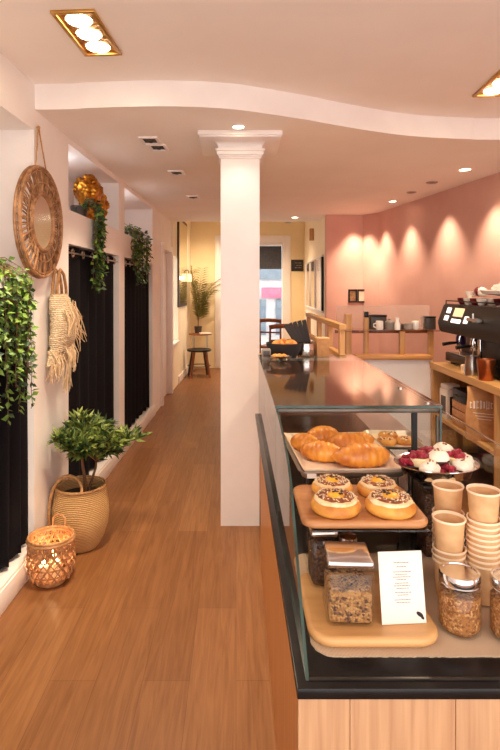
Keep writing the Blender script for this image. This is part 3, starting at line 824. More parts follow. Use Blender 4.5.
# ================================================================== COUNTER AND DISPLAY CASE
DK = .88
XA, XB = .112, .685
t = thing('display_counter', 'oak clad counter with a black stone top carrying the glass pastry case', 'counter', (0, 0, 0))
MB().bx(XA-.002, XB, .970, 3.10, DK-.020, DK, bev=.002).build('stone_top', m_stone, t)
xs = [XA, .2055, .396, .588, XB]
for a, b in zip(xs, xs[1:]):
    MB().bx(a+.0004, b-.0004, .973, .993, .06, DK-.0205, bev=.0012).build('front_panel', m_fwood, t)
MB().bx(.140, .160, .995, 3.10, .0, DK-.0205).build('side_panel', m_swood, t)
MB().bx(.162, XB-.01, 1.02, 3.10, .0, DK-.021).build('carcass', m_dwood, t)

XL_, XR_ = .128, .655
gt = .006
YT0, YT1, ZT0, ZT1 = 1.736, 3.06, 1.213, 1.222
t = thing('display_case', 'large glass pastry display case on the black counter top', 'display case', (0, 0, 0))
prof = [(YT0-.003, DK+.001), (YT0-.003, 1.208), (1.62, 1.203), (1.47, 1.188), (1.36, 1.165), (1.28, 1.132), (1.213, 1.070), (1.15, 1.018), (1.08, .958), (1.03, .915), (.989, DK+.001)]
def pane(poly, x0, x1, name):
    mb = MB(); caps, ed = mb.prism_x(poly, x0, x1)
    for f in ed: f.material_index = 1
    o = mb.build(name, [m_glass, m_edge], t, smooth=0); return o
pane(prof, XL_, XL_+gt, 'side_pane')
pane([(YT0+.001, DK+.001), (YT1, DK+.001), (YT1, ZT0-.001), (YT0+.001, ZT0-.001)], XL_, XL_+gt, 'side_pane')
pane([(YT0-.003, DK+.001), (YT0-.003, 1.208), (1.10, 1.208), (1.03, 1.17), (.995, DK+.001)], XR_, XR_+gt, 'side_pane')
pane([(YT0+.001, DK+.001), (YT1, DK+.001), (YT1, ZT0-.001), (YT0+.001, ZT0-.001)], XR_, XR_+gt, 'side_pane')
mb = MB(); n0 = None
mb.bx(XL_-.003, XR_+gt+.003, YT0, YT1, ZT0, ZT1)
for f in mb.bm.faces:
    f.normal_update(); f.material_index = 0 if abs(f.normal.z) > .5 else 1
mb.build('top_pane', [m_top, m_edge], t, smooth=0)
mb = MB(); mb.bx(XL_+gt, XR_, YT0+.002, YT0+.016, 1.198, 1.2095, bev=.001); mb.build('front_rail', m_dsteel, t)
mb = MB(); mb.bx(XL_+gt, XR_, YT1-.03, YT1-.016, 1.190, 1.2095, bev=.001); mb.build('rear_rail', m_steel, t)
MB().bx(.573, .589, 1.7535, 1.7665, DK+.001, 1.209).build('post', m_black, t)
for x in (XL_+gt+.001, XR_-.009): MB().bx(x, x+.008, YT0+.003, YT0+.013, DK+.001, 1.189).build('corner_post', m_dsteel, t)
MB().bx(XL_+gt, XR_, YT1-.014, YT1-.002, DK+.001, 1.209).build('back_panel', m_mwood, t)
MB().bx(XL_+gt, XR_, 1.90, YT1-.05, 1.055, 1.062).build('inner_shelf', m_frost, t)
for x in (.16, .62):
    for y in (1.93, 2.95): MB().cyl((x, y, DK+.001), (x, y, 1.055), .006, 8).build('shelf_post', m_dsteel, t)
MB().bx(XL_+gt, XR_, .990, .9945, DK+.0005, DK+.004).build('front_lip', m_dsteel, t)
for x in (.30, .63): MB().lathe([(0, 0), (.010, 0), (.010, .004), (0, .005)], (x if x > .5 else .62, YT0+.04 if x > .5 else YT0+.3, ZT1+.0002), 16).build('glass_stud', m_chrome, t)

# ---- burlap runner
def rounded(x0, x1, y0, y1, r, n=8):
    p = []
    for cx_, cy_, a0 in ((x1-r, y1-r, 0), (x0+r, y1-r, 90), (x0+r, y0+r, 180), (x1-r, y0+r, 270)):
        for k in range(n+1):
            a = R(a0+90*k/n); p.append((cx_+r*math.cos(a), cy_+r*math.sin(a)))
    return p
rr = random.Random(5)
pl = []
for x, y in rounded(.152, .645, 1.052, 1.46, .045):
    pl.append((x, y))
dense = []
for i in range(len(pl)):
    a, b = Vector(pl[i]), Vector(pl[(i+1) % len(pl)]); n = max(1, int((b-a).length/.006))
    for k in range(n):
        q = a.lerp(b, k/n); dense.append((q.x+rr.uniform(-.0012, .0012), q.y+rr.uniform(-.0012, .0012)))
mb = MB(); mb.prism(dense, DK+.0003, DK+.0036)
o = mb.build('burlap_mat', m_burlap, smooth=0); tag(o, 'frayed burlap mat spread on the black counter under the jars and cups', 'mat')
MT = DK+.0037
def board(name, label, x0, x1, y0, y1, z, th, r, mat):
    t = thing(name, label, 'serving board', ((x0+x1)/2, (y0+y1)/2, z)); hx, hy = (x1-x0)/2, (y1-y0)/2
    mb = MB(); n = 8; vs = []
    for (ins, zz) in ((.010, 0), (.002, .004), (0, th*.5), (.001, th-.004), (.006, th-.0005), (.012, th), (.020, th-.002)):
        vs.append([mb.bm.verts.new((x, y, zz)) for x, y in rounded(-hx+ins, hx-ins, -hy+ins, hy-ins, max(.004, r-ins), n)])
    for A, B in zip(vs, vs[1:]):
        for i in range(len(A)): mb.bm.faces.new((A[i], A[(i+1) % len(A)], B[(i+1) % len(A)], B[i]))
    mb.bm.faces.new(vs[0][::-1]); mb.bm.faces.new(vs[-1])
    mb.build('board', mat, t, smooth=50); return t, z+th-.002
bt, BT = board('serving_board', 'pale rounded wooden board lying on the burlap under the square jar', .148, .415, 1.068, 1.335, MT, .021, .05, m_board2)

# ---- square jar of seeds and granola
def square_jar(name, label, x, y, z, w_, h, fill, matc, rz=0, group=None, lidh=.021):
    t = thing(name, label, 'jar', (x, y, z), rz, group); hw = w_/2
    mb = MB()
    mb.box((0, 0, (h-.03)/2), (w_, w_, h-.03), bev=.010, seg=3)
    mb.build('glass_body', m_jar, t)
    mb = MB(); mb.box((0, 0, .006+fill/2), (w_-.008, w_-.008, fill), bev=.008, seg=2)
    bmesh.ops.subdivide_edges(mb.bm, edges=mb.bm.edges[:], cuts=7, use_grid_fill=True)
    for v in mb.bm.verts:
        q = noise.noise(v.co*90)*.004
        if v.co.z > fill*.8: v.co.z += noise.noise(v.co*60)*.010-.002
    mb.build('contents', matc, t, smooth=60)
    zt = h-.03
    MB().lathe([(hw*.80, zt-.001), (hw*.84, zt), (hw*.84, zt+.006), (hw*.78, zt+.006), (hw*.78, zt-.001)], seg=4, mat=Matrix.Rotation(R(45), 4, 'Z') @ Matrix.Diagonal((1.25, 1.25, 1, 1))).build('neck', m_jar, t)
    MB().box((0, 0, zt+.007+lidh/2-.003), (w_*.97, w_*.97, lidh-.006), bev=.005, seg=3).build('lid', m_chrome, t)
    return t
square_jar('square_jar', 'large square glass jar of seed granola with a metal lid on the pale board', .2385, 1.155, BT, .098, .143, .070, m_granola2, R(-3))
square_jar('square_jar', 'dark square jar of roasted beans half hidden behind the large square jar', .205, 1.285, BT-.0005, .066, .141, .085, m_coffee, R(4))
# ---- clear square jar supports, acrylic riser
t = thing('acrylic_riser', 'clear acrylic riser under the bun board', 'riser', (.31, 1.36, MT))
z1 = 1.046-MT
mb = MB(); mb.bx(-.135, .135, -.125, .105, z1-.008, z1, bev=.002); mb.build('shelf_plate', m_frost, t)
for x in (-.13, .124): MB().bx(x, x+.006, .0, .10, 0, z1-.0085).build('leg_panel', m_glass, t)
MB().bx(-.124, .124, .094, .10, 0, z1-.0085).build('back_panel', m_frost, t)
t = thing('round_jar', 'small slim clear jar standing just behind the square granola jar', 'jar', (.262, 1.262, BT))
MB().lathe([(0, 0), (.020, 0), (.023, .004), (.023, .09), (.019, .10), (.019, .108)], seg=28).build('glass_body', m_jar, t)
MB().lathe([(0, .003), (.020, .004), (.020, .06), (0, .063)], seg=24).build('contents', m_granola2, t)
MB().lathe([(.020, .104), (.021, .106), (.021, .118), (.018, .120), (0, .120)], seg=24).build('lid', m_chrome, t)

# ---- menu card
t = thing('menu_card', 'white printed card leaning beside the square jar', 'card', (.349, 1.120, BT+.001), R(4))
tilt = Matrix.Rotation(R(-11), 4, 'X')
w_, h_ = .094, .140
mb = MB(); mb.box(tilt @ Vector((0, 0, h_/2)), (w_, .0022, h_), rot=tilt); mb.build('card', m_paper, t, smooth=0)
mb = MB(); rr = random.Random(2)
for z, ww in ((.118, .030), (.110, .018), (.100, .034), (.095, .026), (.090, .036), (.085, .022), (.078, .030), (.073, .034), (.068, .024), (.060, .032), (.055, .020), (.046, .034), (.041, .028)):
    x = -ww/2
    while x < ww/2:
        l = rr.uniform(.002, .006); mb.box(tilt @ Vector((x+l/2, -.0013, z)), (l, .0005, .0016), rot=tilt); x += l+.0012
mb.build('print', m_ink, t, smooth=0)
mb = MB(); mb.blob(tilt @ Vector((.034, -.0016, .017)), (.0085, .0008, .0042), rot=tilt @ Matrix.Rotation(R(35), 4, 'Y'), sub=2); mb.blob(tilt @ Vector((.039, -.0017, .011)), (.005, .0008, .003), rot=tilt @ Matrix.Rotation(R(50), 4, 'Y'), sub=2)
mb.build('leaf_emblem', m_inkd, t)
MB().bx(-.012, .012, .004, .040, 0, .0025).build('foot', m_paper, t)

# ---- round jars of granola
def round_jar(label, x, y, r, h):
    t = thing('granola_jar', label, 'jar', (x, y, MT))
    MB().lathe([(0, 0), (r*.86, 0), (r*.97, .004), (r, .014), (r, h*.70), (r*.95, h*.76), (r*.86, h*.80), (r*.86, h*.83)], seg=40).build('glass_body', m_jar, t)
    mb = MB(); f = r*.95
    mb.lathe([(0, .004), (f*.86, .005), (f, .014)]+[(f, .014+(h*.66-.014)*k/12) for k in range(1, 13)]+[(f*.8, h*.68), (f*.4, h*.69), (0, h*.69)], seg=40)
    for v in mb.bm.verts: v.co *= 1-.03*abs(noise.noise(v.co*90+Vector((x*9, 0, 0))))
    mb.build('contents', m_granola, t, smooth=60)
    mb = MB(); mb.lathe([(r*.88, h*.805), (r*.95, h*.81), (r*.96, h*.83), (r*.93, h*.84), (r*.96, h*.86), (r*.96, h*.96), (r*.92, h), (r*.80, h), (r*.78, h*.985), (0, h*.985)], seg=40); mb.build('lid', m_chrome, t)
    return t
round_jar('round granola jar with a silver lid in front of the paper cup stacks', .470, 1.135, .0435, .122)
round_jar('round granola jar cut off by the right edge beside the tall cup stack', .566, 1.108, .043, .125)

# ---- paper cups
def cup_mesh(name, parent=None):
    o = None
    mb = MB(); h = .088; rt, rb = .0355, .0285
    mb.lathe([(0, .006), (rb*.96, .006), (rb*.98, 0), (rb, 0), (rt-.0012, h-.0055), (rt+.0012, h-.005), (rt+.0022, h-.0025), (rt+.0010, h), (rt-.0010, h-.0008), (rt-.0025, h-.006), (rb-.0015, .009), (0, .009)], seg=36)
    for f in mb.bm.faces:
        if f.calc_center_median().z > h-.0065: f.material_index = 1
    return mb.build(name, [m_kraft, m_cuprim], smooth=50)
proto = None
def cup_stack(x, y, top, n, lab_top, lab_rest, grp, gap=.064, step=.0135):
    global proto
    for k in range(n):
        z = top-.088 if k == 0 else top-.088-gap-step*(k-1)
        if z < MT: break
        if proto is None: proto = cup_mesh('paper_cup'); c = proto
        else:
            c = proto.copy(); COL.objects.link(c)
            for q in ('group',): 
                if q in c: del c[q]
        c.location = (x+(.0008*math.sin(k*2.3) if k else 0), y, z)
        c['label'] = lab_top if k == 0 else lab_rest; c['category'] = 'cup'
        if k: c['group'] = grp
cup_stack(.566, 1.235, 1.140, 30, 'kraft paper cup on top of the tall right cup stack', 'kraft paper cup nested below the top one in the right cup stack', 'nested cups of the right stack', gap=.0640, step=.01235)
cup_stack(.491, 1.245, 1.073, 30, 'kraft paper cup on top of the low front stack behind the granola jar', 'kraft paper cup nested in the low front stack behind the granola jar', 'nested cups of the low front stack', gap=.068, step=.0130)
cup_stack(.522, 1.330, 1.117, 30, 'kraft paper cup on top of the rear stack, beside the berry bowl', 'kraft paper cup nested in the rear stack behind the low front one', 'nested cups of the rear stack', gap=.066, step=.0125)

# ---- bun board with four buns
bt2, B2T = board('serving_board', 'reddish wooden board raised in the glass case with four round buns', .152, .449, 1.232, 1.475, 1.0465, .019, .035, m_board)
def bun(label, x, y, z, r, seed):
    t = thing('iced_bun', label, 'bun', (x, y, z), seed*1.3); t.scale = (1, 1, .84); rr = random.Random(seed)
    wob = lambda a, zz: 1+.03*noise.noise(Vector((math.cos(a)*1.5, math.sin(a)*1.5, seed)))
    MB().lathe([(0, 0), (r*.86, 0), (r*.98, r*.14), (r, r*.30), (r*.95, r*.46), (r*.80, r*.60), (r*.5, r*.66), (0, r*.66)], seg=40, fn=wob).build('bun', m_bun, t, smooth=80)
    w2 = lambda a, zz: 1+.045*noise.noise(Vector((math.cos(a)*3, math.sin(a)*3, seed+5)))
    MB().lathe([(r*.84, r*.52), (r*.86, r*.60), (r*.80, r*.68), (r*.66, r*.75), (r*.45, r*.76), (r*.30, r*.70), (0, r*.68)], seg=48, fn=w2).build('icing', m_icing, t, smooth=80)
    MB().lathe([(r*.74, r*.72), (r*.69, r*.775), (r*.55, r*.80), (r*.40, r*.775), (r*.34, r*.72)], seg=48, fn=lambda a, zz: 1+.10*noise.noise(Vector((math.cos(a)*4, math.sin(a)*4, seed+9)))).build('sugar_ring', m_sugar, t, smooth=80)
    MB().lathe([(r*.36, r*.70), (r*.33, r*.80), (r*.22, r*.88), (0, r*.90)], seg=24, fn=lambda a, zz: 1+.12*noise.noise(Vector((math.cos(a)*3, math.sin(a)*3, seed)))).build('custard', m_custard, t, smooth=80)
    mb = MB()
    for k in range(170):
        a = rr.uniform(0, 2*PI); q = r*math.sqrt(rr.uniform(.09, .80)); zz = r*(.80 if q < .7*r else .80-(q/r-.7)*1.15)
        mb.box((q*math.cos(a), q*math.sin(a), zz+.0008), (rr.uniform(.002, .005), .0016, .0016), rot=Matrix.Rotation(rr.uniform(0, PI), 4, 'Z'))
    mb.build('nut_sprinkles', m_nut, t, smooth=0)
    mb = MB()
    for k in range(7):
        a = rr.uniform(0, 2*PI); q = r*rr.uniform(.05, .3)
        mb.blob((q*math.cos(a), q*math.sin(a), r*.90), (.005, .003, .003), rot=Matrix.Rotation(a, 4, 'Z'), sub=1, amp=.2, seed=k)
    mb.build('chocolate_bits', m_choc, t)
    return t
bun('round iced bun at the front left corner of the raised wooden board', .240, 1.300, B2T+.0005, .060, 1)
bun('round iced bun at the front right of the raised wooden board', .3705, 1.296, B2T+.0005, .060, 2)
bun('round iced bun at the back left of the raised wooden board', .252, 1.412, B2T+.0005, .054, 3)
bun('round iced bun at the back right of the raised wooden board', .370, 1.408, B2T+.0005, .054, 4)

# ---- tray of croissants
TZ = 1.070
t = thing('baking_tray', 'aluminium tray lined with parchment holding the croissants', 'tray', (.320, 1.690, TZ), R(3))
mb = MB(); hx, hy = .148, .195; vs = []
for ins, z in ((.012, 0), (.004, .004), (0, .020), (-.008, .021), (-.008, .023), (.002, .0225), (.008, .006), (.016, .0025)):
    vs.append([mb.bm.verts.new((x, y, z)) for x, y in rounded(-hx+ins, hx-ins, -hy+ins, hy-ins, max(.006, .022-ins), 5)])
for A, B in zip(vs, vs[1:]):
    for i in range(len(A)): mb.bm.faces.new((A[i], A[(i+1) % len(A)], B[(i+1) % len(A)], B[i]))
mb.bm.faces.new(vs[0][::-1]); mb.bm.faces.new(vs[-1])
mb.build('tray', m_alu, t, smooth=50)
o = None
mb = MB(); n = 22; V = []
for j in range(n+1):
    row = []
    for i in range(n+1):
        x = -.145+.29*i/n; y = -.197+.39*j/n; e = max(abs(x)/.145, abs(y)/.195)
        z = .0045+(.0215*max(0, (e-.84)/.16)**1.5)+.002*noise.noise(Vector((x*20, y*20, 2)))+.002
        row.append(mb.bm.verts.new((x, y, z)))
    V.append(row)
for j in range(n):
    for i in range(n): mb.bm.faces.new((V[j][i], V[j][i+1], V[j+1][i+1], V[j+1][i]))
o = mb.build('parchment', m_parch, loc=(.320, 1.690, TZ), rz=R(3), smooth=80, fixn=False)
md = o.modifiers.new('thick', 'SOLIDIFY'); md.thickness = .0006; md.offset = 1
tag(o, 'crumpled baking parchment lining the croissant tray', 'baking paper')
t2 = thing('wire_rack', 'wire rack carrying the croissant tray inside the glass case', 'rack', (.320, 1.69, DK+.0005), R(3))
mb = MB(); zt = TZ-DK-.0045
for x in (-.13, .13): mb.tube([(x, -.17, 0), (x, -.17, zt), (x, .17, zt), (x, .17, 0)], .003, 6)
for y in (-.16, -.08, 0, .08, .16): mb.cyl((-.13, y, zt), (.13, y, zt), .0025, 6)
mb.build('wires', m_dsteel, t2)
def croissant(label, x, y, z, L, r, bend, rz, seed, dark=False, lift=0):
    t = thing('croissant', label, 'croissant', (x, y, z+lift), rz); mb = MB(); n = 44; seg = 18; rings = []
    for i in range(n+1):
        u = i/n*2-1; env = max(.05, (1-abs(u)**2.3))**.75
        k = (i/n*9) % 1; rid = .90+.10*(1-abs(2*k-1))**.6 if abs(u) < .92 else .8
        rad = r*env*rid; a = u*bend
        Rb = L/2/max(bend, .05); cx_, cy_ = Rb*math.sin(a), Rb*(1-math.cos(a)); nx, ny = -math.sin(a), math.cos(a)
        ring = []
        for q in range(seg):
            th = 2*PI*q/seg; px_, pz_ = rad*1.08*math.cos(th), rad*math.sin(th)
            pz_ = max(pz_, -rad*.55); nz_ = noise.noise(Vector((u*6, th, seed)))*rad*.06
            ring.append(mb.bm.verts.new((cx_+nx*(px_+nz_), cy_+ny*(px_+nz_), pz_+r*.55+nz_*.5 if pz_ > -rad*.5 else r*.55-rad*.55)))
        rings.append(ring)
    for A, B in zip(rings, rings[1:]):
        for q in range(seg): mb.bm.faces.new((A[q], A[(q+1) % seg], B[(q+1) % seg], B[q]))
    mb.bm.faces.new(rings[0]); mb.bm.faces.new(rings[-1])
    # settle on z=0
    mz = min(v.co.z for v in mb.bm.verts)
    for v in mb.bm.verts: v.co.z -= mz
    mb.build('pastry', m_crust, t, smooth=70)
    if dark:
        mb = MB(); rr = random.Random(seed)
        for k in range(9):
            u = -.45+.11*k; a = u*bend; Rb = L/2/max(bend, .05)
            mb.blob((Rb*math.sin(a)+rr.uniform(-.004, .004), Rb*(1-math.cos(a))+rr.uniform(-.006, .004), r*1.30*max(.05, 1-abs(u)**2.3)**.75), (.006, .0035, .0022), sub=1, seed=k, amp=.2)
        mb.build('chocolate_bits', m_choc, t)
    return t
PT = TZ+.0095
croissant('large plump croissant nearest the front of the parchment tray', .372, 1.590, PT, .185, .042, .30, R(10), 1, True)
croissant('golden croissant at the left of the tray with chocolate bits', .262, 1.640, PT, .150, .036, .40, R(-24), 2, True)
croissant('ridged croissant in the middle of the tray behind the large one', .352, 1.710, PT, .140, .041, .45, R(-6), 3)
croissant('small croissant at the far left corner of the tray', .225, 1.745, PT, .115, .033, .45, R(-32), 4)
croissant('croissant at the back of the tray beneath the glass top edge', .290, 1.808, PT, .135, .038, .4, R(20), 5)
croissant('croissant at the back right of the tray', .412, 1.800, PT, .105, .026, .4, R(-12), 6)
# price tag on the tray lip
o = MB().box((0, 0, 0), (.026, .001, .012), rot=Matrix.Rotation(R(-14), 4, 'X')).build('price_tag', m_paper, loc=(.208, 1.4835, TZ+.0135), rz=R(3), smooth=0); tag(o, 'tiny blank white price tag on the front lip of the croissant tray', 'tag')

# ---- second tray with flat pastries
t = thing('pastry_tray', 'small steel tray with paper to the right of the croissants', 'tray', (.548, 1.89, 1.0625), R(-4))
mb = MB(); vs = []; hx, hy = .080, .10
for ins, z in ((.008, 0), (0, .010), (-.006, .011), (-.006, .0125), (.001, .012), (.010, .0025)):
    vs.append([mb.bm.verts.new((x, y, z)) for x, y in rounded(-hx+ins, hx-ins, -hy+ins, hy-ins, max(.004, .014-ins), 4)])
for A, B in zip(vs, vs[1:]):
    for i in range(len(A)): mb.bm.faces.new((A[i], A[(i+1) % len(A)], B[(i+1) % len(A)], B[i]))
mb.bm.faces.new(vs[0][::-1]); mb.bm.faces.new(vs[-1]); mb.build('tray', m_alu, t, smooth=50)
MB().bx(-.068, .068, -.088, .088, .0027, .0034).build('paper_liner', m_parch, t)
rr = random.Random(31)
for k, (x, y) in enumerate(((-.03, -.04), (.035, -.03), (-.005, .035))):
    c = thing('flat_pastry', ('flat nut pastry at the front left of the small steel tray', 'flat nut pastry at the front right of the small steel tray', 'flat nut pastry at the back of the small steel tray')[k], 'pastry', (.548+x, 1.89+y, 1.0625+.0036), k)
    MB().lathe([(0, 0), (.030, 0), (.034, .008), (.030, .016), (0, .017)], seg=24, fn=lambda a, z: 1+.08*math.sin(3*a)).build('pastry', m_bun, c, smooth=70)
    mb = MB()
    for q in range(16):
        a, u = rr.uniform(0, 6.28), rr.uniform(0, .026); mb.blob((u*math.cos(a), u*math.sin(a), .0175), (.005, .004, .003), sub=1, amp=.3, seed=q); mb.mi = rr.choice((0, 0, 1))
    mb.build('nut_topping', [m_nut, m_sugar], c)
# white plate behind the bowl
t = thing('plate', 'white plate behind the berry bowl near the right glass pane', 'plate', (.590, 1.665, 1.052))
MB().lathe([(0, 0), (.03, 0), (.034, .003), (.056, .010), (.057, .012), (.034, .006), (0, .005)], seg=36).build('plate', m_ceramic, t)
t = thing('jar_riser', 'dark glass block under the white plate', 'riser', (.590, 1.665, DK+.0005))
MB().box((0, 0, .0853), (.07, .07, .170), bev=.006).build('block', m_darkc, t)
# ---- bowl of berry tartlets
bx_, by_, bz_ = .539, 1.455, 1.078
t = thing('dessert_bowl', 'shallow oval silver bowl of berry cream tartlets', 'bowl', (bx_, by_, bz_)); t.scale = (1.06, 1.06, 1)
MB().lathe([(0, 0), (.045, 0), (.050, .003), (.078, .024), (.096, .048), (.105, .052), (.105, .054), (.094, .051), (.075, .028), (.046, .007), (0, .006)], seg=48, sy=.80).build('bowl', m_chrome, t)
t = thing('jar_riser', 'dark glass jar riser standing under the silver berry bowl', 'riser', (bx_, by_+.012, DK+.0005))
MB().box((0, 0, .0945), (.085, .085, .189), bev=.008, seg=3).build('glass_body', m_jar, t)
MB().box((0, 0, .09), (.075, .075, .17), bev=.006).build('contents', m_coffee, t)
MB().box((0, 0, .1935), (.09, .09, .0065), bev=.002).build('lid', m_dsteel, t)
rr = random.Random(77)
tl = [(-.066, .004, 1), (-.030, -.040, 0), (.012, -.046, 1), (.054, -.032, 0), (.072, .008, 0), (-.020, .006, 0), (.024, .004, 0), (-.046, .040, 1), (-.004, .048, 1), (.040, .044, 0), (.066, .035, 1), (-.045, -.012, 3), (.0, -.018, 2), (.046, -.004, 3), (-.012, .026, 3), (.03, .026, 2)]
names = ['berry tartlet at the left end of the silver bowl', 'cream tartlet front left of centre in the silver bowl', 'red berry tartlet in the front middle of the silver bowl', 'cream tartlet at the front right of the silver bowl', 'cream tartlet at the right end of the silver bowl', 'cream tartlet in the middle of the silver bowl, left of its twin', 'cream tartlet in the middle of the silver bowl, right of its twin', 'berry tartlet at the back left of the silver bowl', 'berry tartlet at the back middle of the silver bowl', 'cream tartlet at the back of the silver bowl, between two berry ones', 'berry tartlet at the back right of the silver bowl', 'berry tartlet piled on top at the left of the silver bowl', 'cream tartlet piled on top at the front of the silver bowl', 'berry tartlet piled on top at the right of the silver bowl', 'berry tartlet piled on top at the back of the silver bowl', 'cream tartlet piled on top at the back right of the silver bowl']
for k, (x, y, kind) in enumerate(tl):
    e = math.hypot(x/.105, y/.084); z = bz_+.012+.030*e*e
    if kind > 1: z += .030; kind -= 2
    c = thing('berry_tartlet', names[k], 'tartlet', (bx_+x*1.05, by_+y*1.05, z), k); c.scale = (1.3, 1.3, 1.2)
    MB().lathe([(0, 0), (.015, 0), (.021, .018), (.020, .020), (0, .017)], seg=20, fn=lambda a, z: 1+.04*math.sin(10*a)).build('pastry_cup', m_choc if k % 3 == 0 else m_icing, c)
    mb = MB()
    if kind:
        for q in range(16):
            a, u = rr.uniform(0, 6.28), rr.uniform(0, .019); mb.blob((u*math.cos(a), u*math.sin(a), .024+.006*rr.random()-u*.25), (.0068, .0068, .0068), sub=2, amp=.12, fr=4, seed=q)
        mb.build('raspberries', m_berry, c)
    else:
        mb.blob((0, 0, .024), (.021, .021, .016), sub=3, amp=.15, fr=2.5, seed=k); mb.blob((.003, 0, .033), (.013, .013, .009), sub=2, amp=.15, seed=k+3)
        mb.build('whipped_cream', m_whip, c)
        mb = MB()
        for q in range(6):
            a, u = rr.uniform(0, 6.28), rr.uniform(0, .014); mb.blob((u*math.cos(a), u*math.sin(a), .043-u*.5), (.003, .002, .002), sub=1)
        mb.build('nut_topping', m_sugar, c)
# ================================================================== REAR COUNTER, BACK BAR, RIGHT SIDE
def wallx(Y): return P2.x+(Y-P2.y)*dv.x/dv.y
GT = ZT1+.0005
# items on the back of the glass case
t = thing('card_reader', 'small grey box on the glass top right beside the column', 'card reader', (.160, 2.86, GT))
MB().box((0, 0, .028), (.046, .05, .056), bev=.004).build('body', m_greyc, t); MB().box((0, -.026, .032), (.034, .002, .03), bev=.0006).build('display', m_darkc, t)
t = thing('pastry_basket', 'dark dish of small golden pastries at the back of the glass top', 'dish', (.225, 2.79, GT)); t.scale = (.8, .8, .8)
MB().lathe([(0, 0), (.05, 0), (.06, .006), (.076, .030), (.078, .036), (.072, .034), (.056, .010), (0, .008)], seg=32, sy=.8).build('dish', m_chrome, t)
for k, (x, y) in enumerate(((-.03, 0), (.0, -.02), (.03, .005), (.0, .02))):
    c = thing('small_pastry', ('small golden pastry at the left of the dark dish', 'small golden pastry at the front of the dark dish', 'small golden pastry at the right of the dark dish', 'small golden pastry at the back of the dark dish')[k], 'pastry', (.225+x*.75, 2.79+y*.75, GT+.0085), k)
    mb = MB(); mb.blob((0, 0, .015), (.018, .015, .014), sub=3, amp=.2, seed=k); mb.build('pastry', m_crust, c)
t = thing('wicker_basket', 'dark round basket of golden rolls behind the dish on the glass top', 'basket', (.262, 2.945, GT))
MB().lathe([(0, 0), (.065, 0), (.092, .045), (.098, .08), (.093, .08), (.086, .045), (.060, .008), (0, .008)], seg=32).build('basket_body', m_inkd, t)
for k, (x, y) in enumerate(((-.035, -.025), (.036, -.02), (.0, .038))):
    c = thing('bread_roll', ('golden roll at the left of the dark round basket', 'golden roll at the right of the dark round basket', 'golden roll at the back of the dark round basket')[k], 'bread', (.262+x, 2.945+y, GT+.030))
    MB().blob((0, 0, .036), (.036, .033, .032), sub=3, amp=.12, seed=k+5).build('crust', m_crust, c)
t = thing('steel_canister', 'shiny steel canister holding the black menus on the glass top', 'canister', (.385, 2.98, GT))
MB().lathe([(0, 0), (.046, 0), (.050, .006), (.050, .060), (.046, .074), (.050, .082), (.046, .082), (.043, .074), (.046, .058), (.046, .008), (0, .006)], seg=36).build('body', m_chrome, t)
for k in range(5):
    c = thing('black_menu', ('leftmost black menu leaning in the steel canister', 'second black menu from the left in the canister', 'middle black menu standing in the steel canister', 'fourth black menu from the left in the canister', 'rightmost black menu leaning in the steel canister')[k], 'menu', (.372+.011*k, 2.962+.008*k, GT+.012))
    rot = Matrix.Rotation(R((-32, -27, -22, -17, -12)[k]), 4, 'Y') @ Matrix.Rotation(R(20), 4, 'Z')
    mb = MB(); mb.box(rot @ Vector((0, 0, .098)), (.025, .004, .19), rot=rot, bev=.001); mb.build('cover', m_inkd, c)
t = thing('kraft_box', 'small kraft box behind the steel canister', 'box', (.475, 2.99, GT), R(6)); t.scale = (.8, .8, .8)
mb = MB(); mb.box((0, 0, .06), (.085, .085, .12), bev=.002); mb.build('box', m_kraftd, t); MB().box((0, 0, .125), (.089, .089, .010), bev=.002).build('lid', m_kraft, t)

# rear counter with timber rails
t = thing('rear_counter', 'oak topped counter continuing behind the glass case', 'counter', (0, 0, 0))
MB().bx(.162, .72, 3.12, 5.40, 1.015-.1, 1.050-.1, bev=.004).build('counter_top', m_oak, t)
MB().bx(.175, .70, 3.14, 5.38, .06, .9145).build('carcass', m_swood, t); MB().bx(.20, .68, 3.18, 5.35, 0, .0595).build('plinth', m_black, t)
t = thing('timber_rail', 'light wooden rail frame running along the rear counter', 'rail', (.752, 0, 0)); t.location.x = .748
MB().bx(-.025, .025, 3.78, 5.6, 1.305, 1.345, bev=.004).build('top_rail', m_oak, t)
MB().bx(-.022, .022, 3.78, 5.6, 1.10, 1.135, bev=.004).build('lower_rail', m_oak, t)
for y in (3.82, 4.3, 4.85, 5.56): MB().bx(-.02, .02, y-.022, y+.022, 0, 1.304, bev=.003).build('post', m_oakz, t)
# shelf behind the counter
t = thing('service_shelf', 'timber and glass service shelf in front of the pink wall', 'shelf', (0, 5.14, 0))
for x, z0, z1, w_ in ((1.073, .0, 1.35, .06), (1.245, .0, 1.32, .042), (1.565, .977, 1.193, .05), (1.86, .0, 1.193, .05)):
    MB().bx(x-w_/2, x+w_/2, .005 if x != 1.565 else -.07, .05 if x != 1.565 else -.025, z0, z1, bev=.003).build('post', m_oakz, t)
MB().bx(.985, 1.90, -.11, .15, 1.1935, 1.207, bev=.001).build('glass_shelf', m_frost, t)
MB().bx(.985, 1.90, .155, .175, 1.208, 1.43, bev=.001).build('screen_panel', m_haze, t)
MB().bx(.96, 1.90, .06, .10, 1.165, 1.1930, bev=.002).build('bearer', m_mwood, t)
MB().bx(1.227, 1.263, -.0, .05, 1.321, 1.375, bev=.002).build('post_cap', m_black, t)
t = thing('wooden_ledge', 'orange wooden ledge capping the low white wall', 'ledge', (0, 0, .936))
MB().bx(1.11, 1.815, 4.985, 5.135, 0, .040, bev=.004).build('ledge', m_oakx, t)
SY, SZ = 5.12, 1.2075
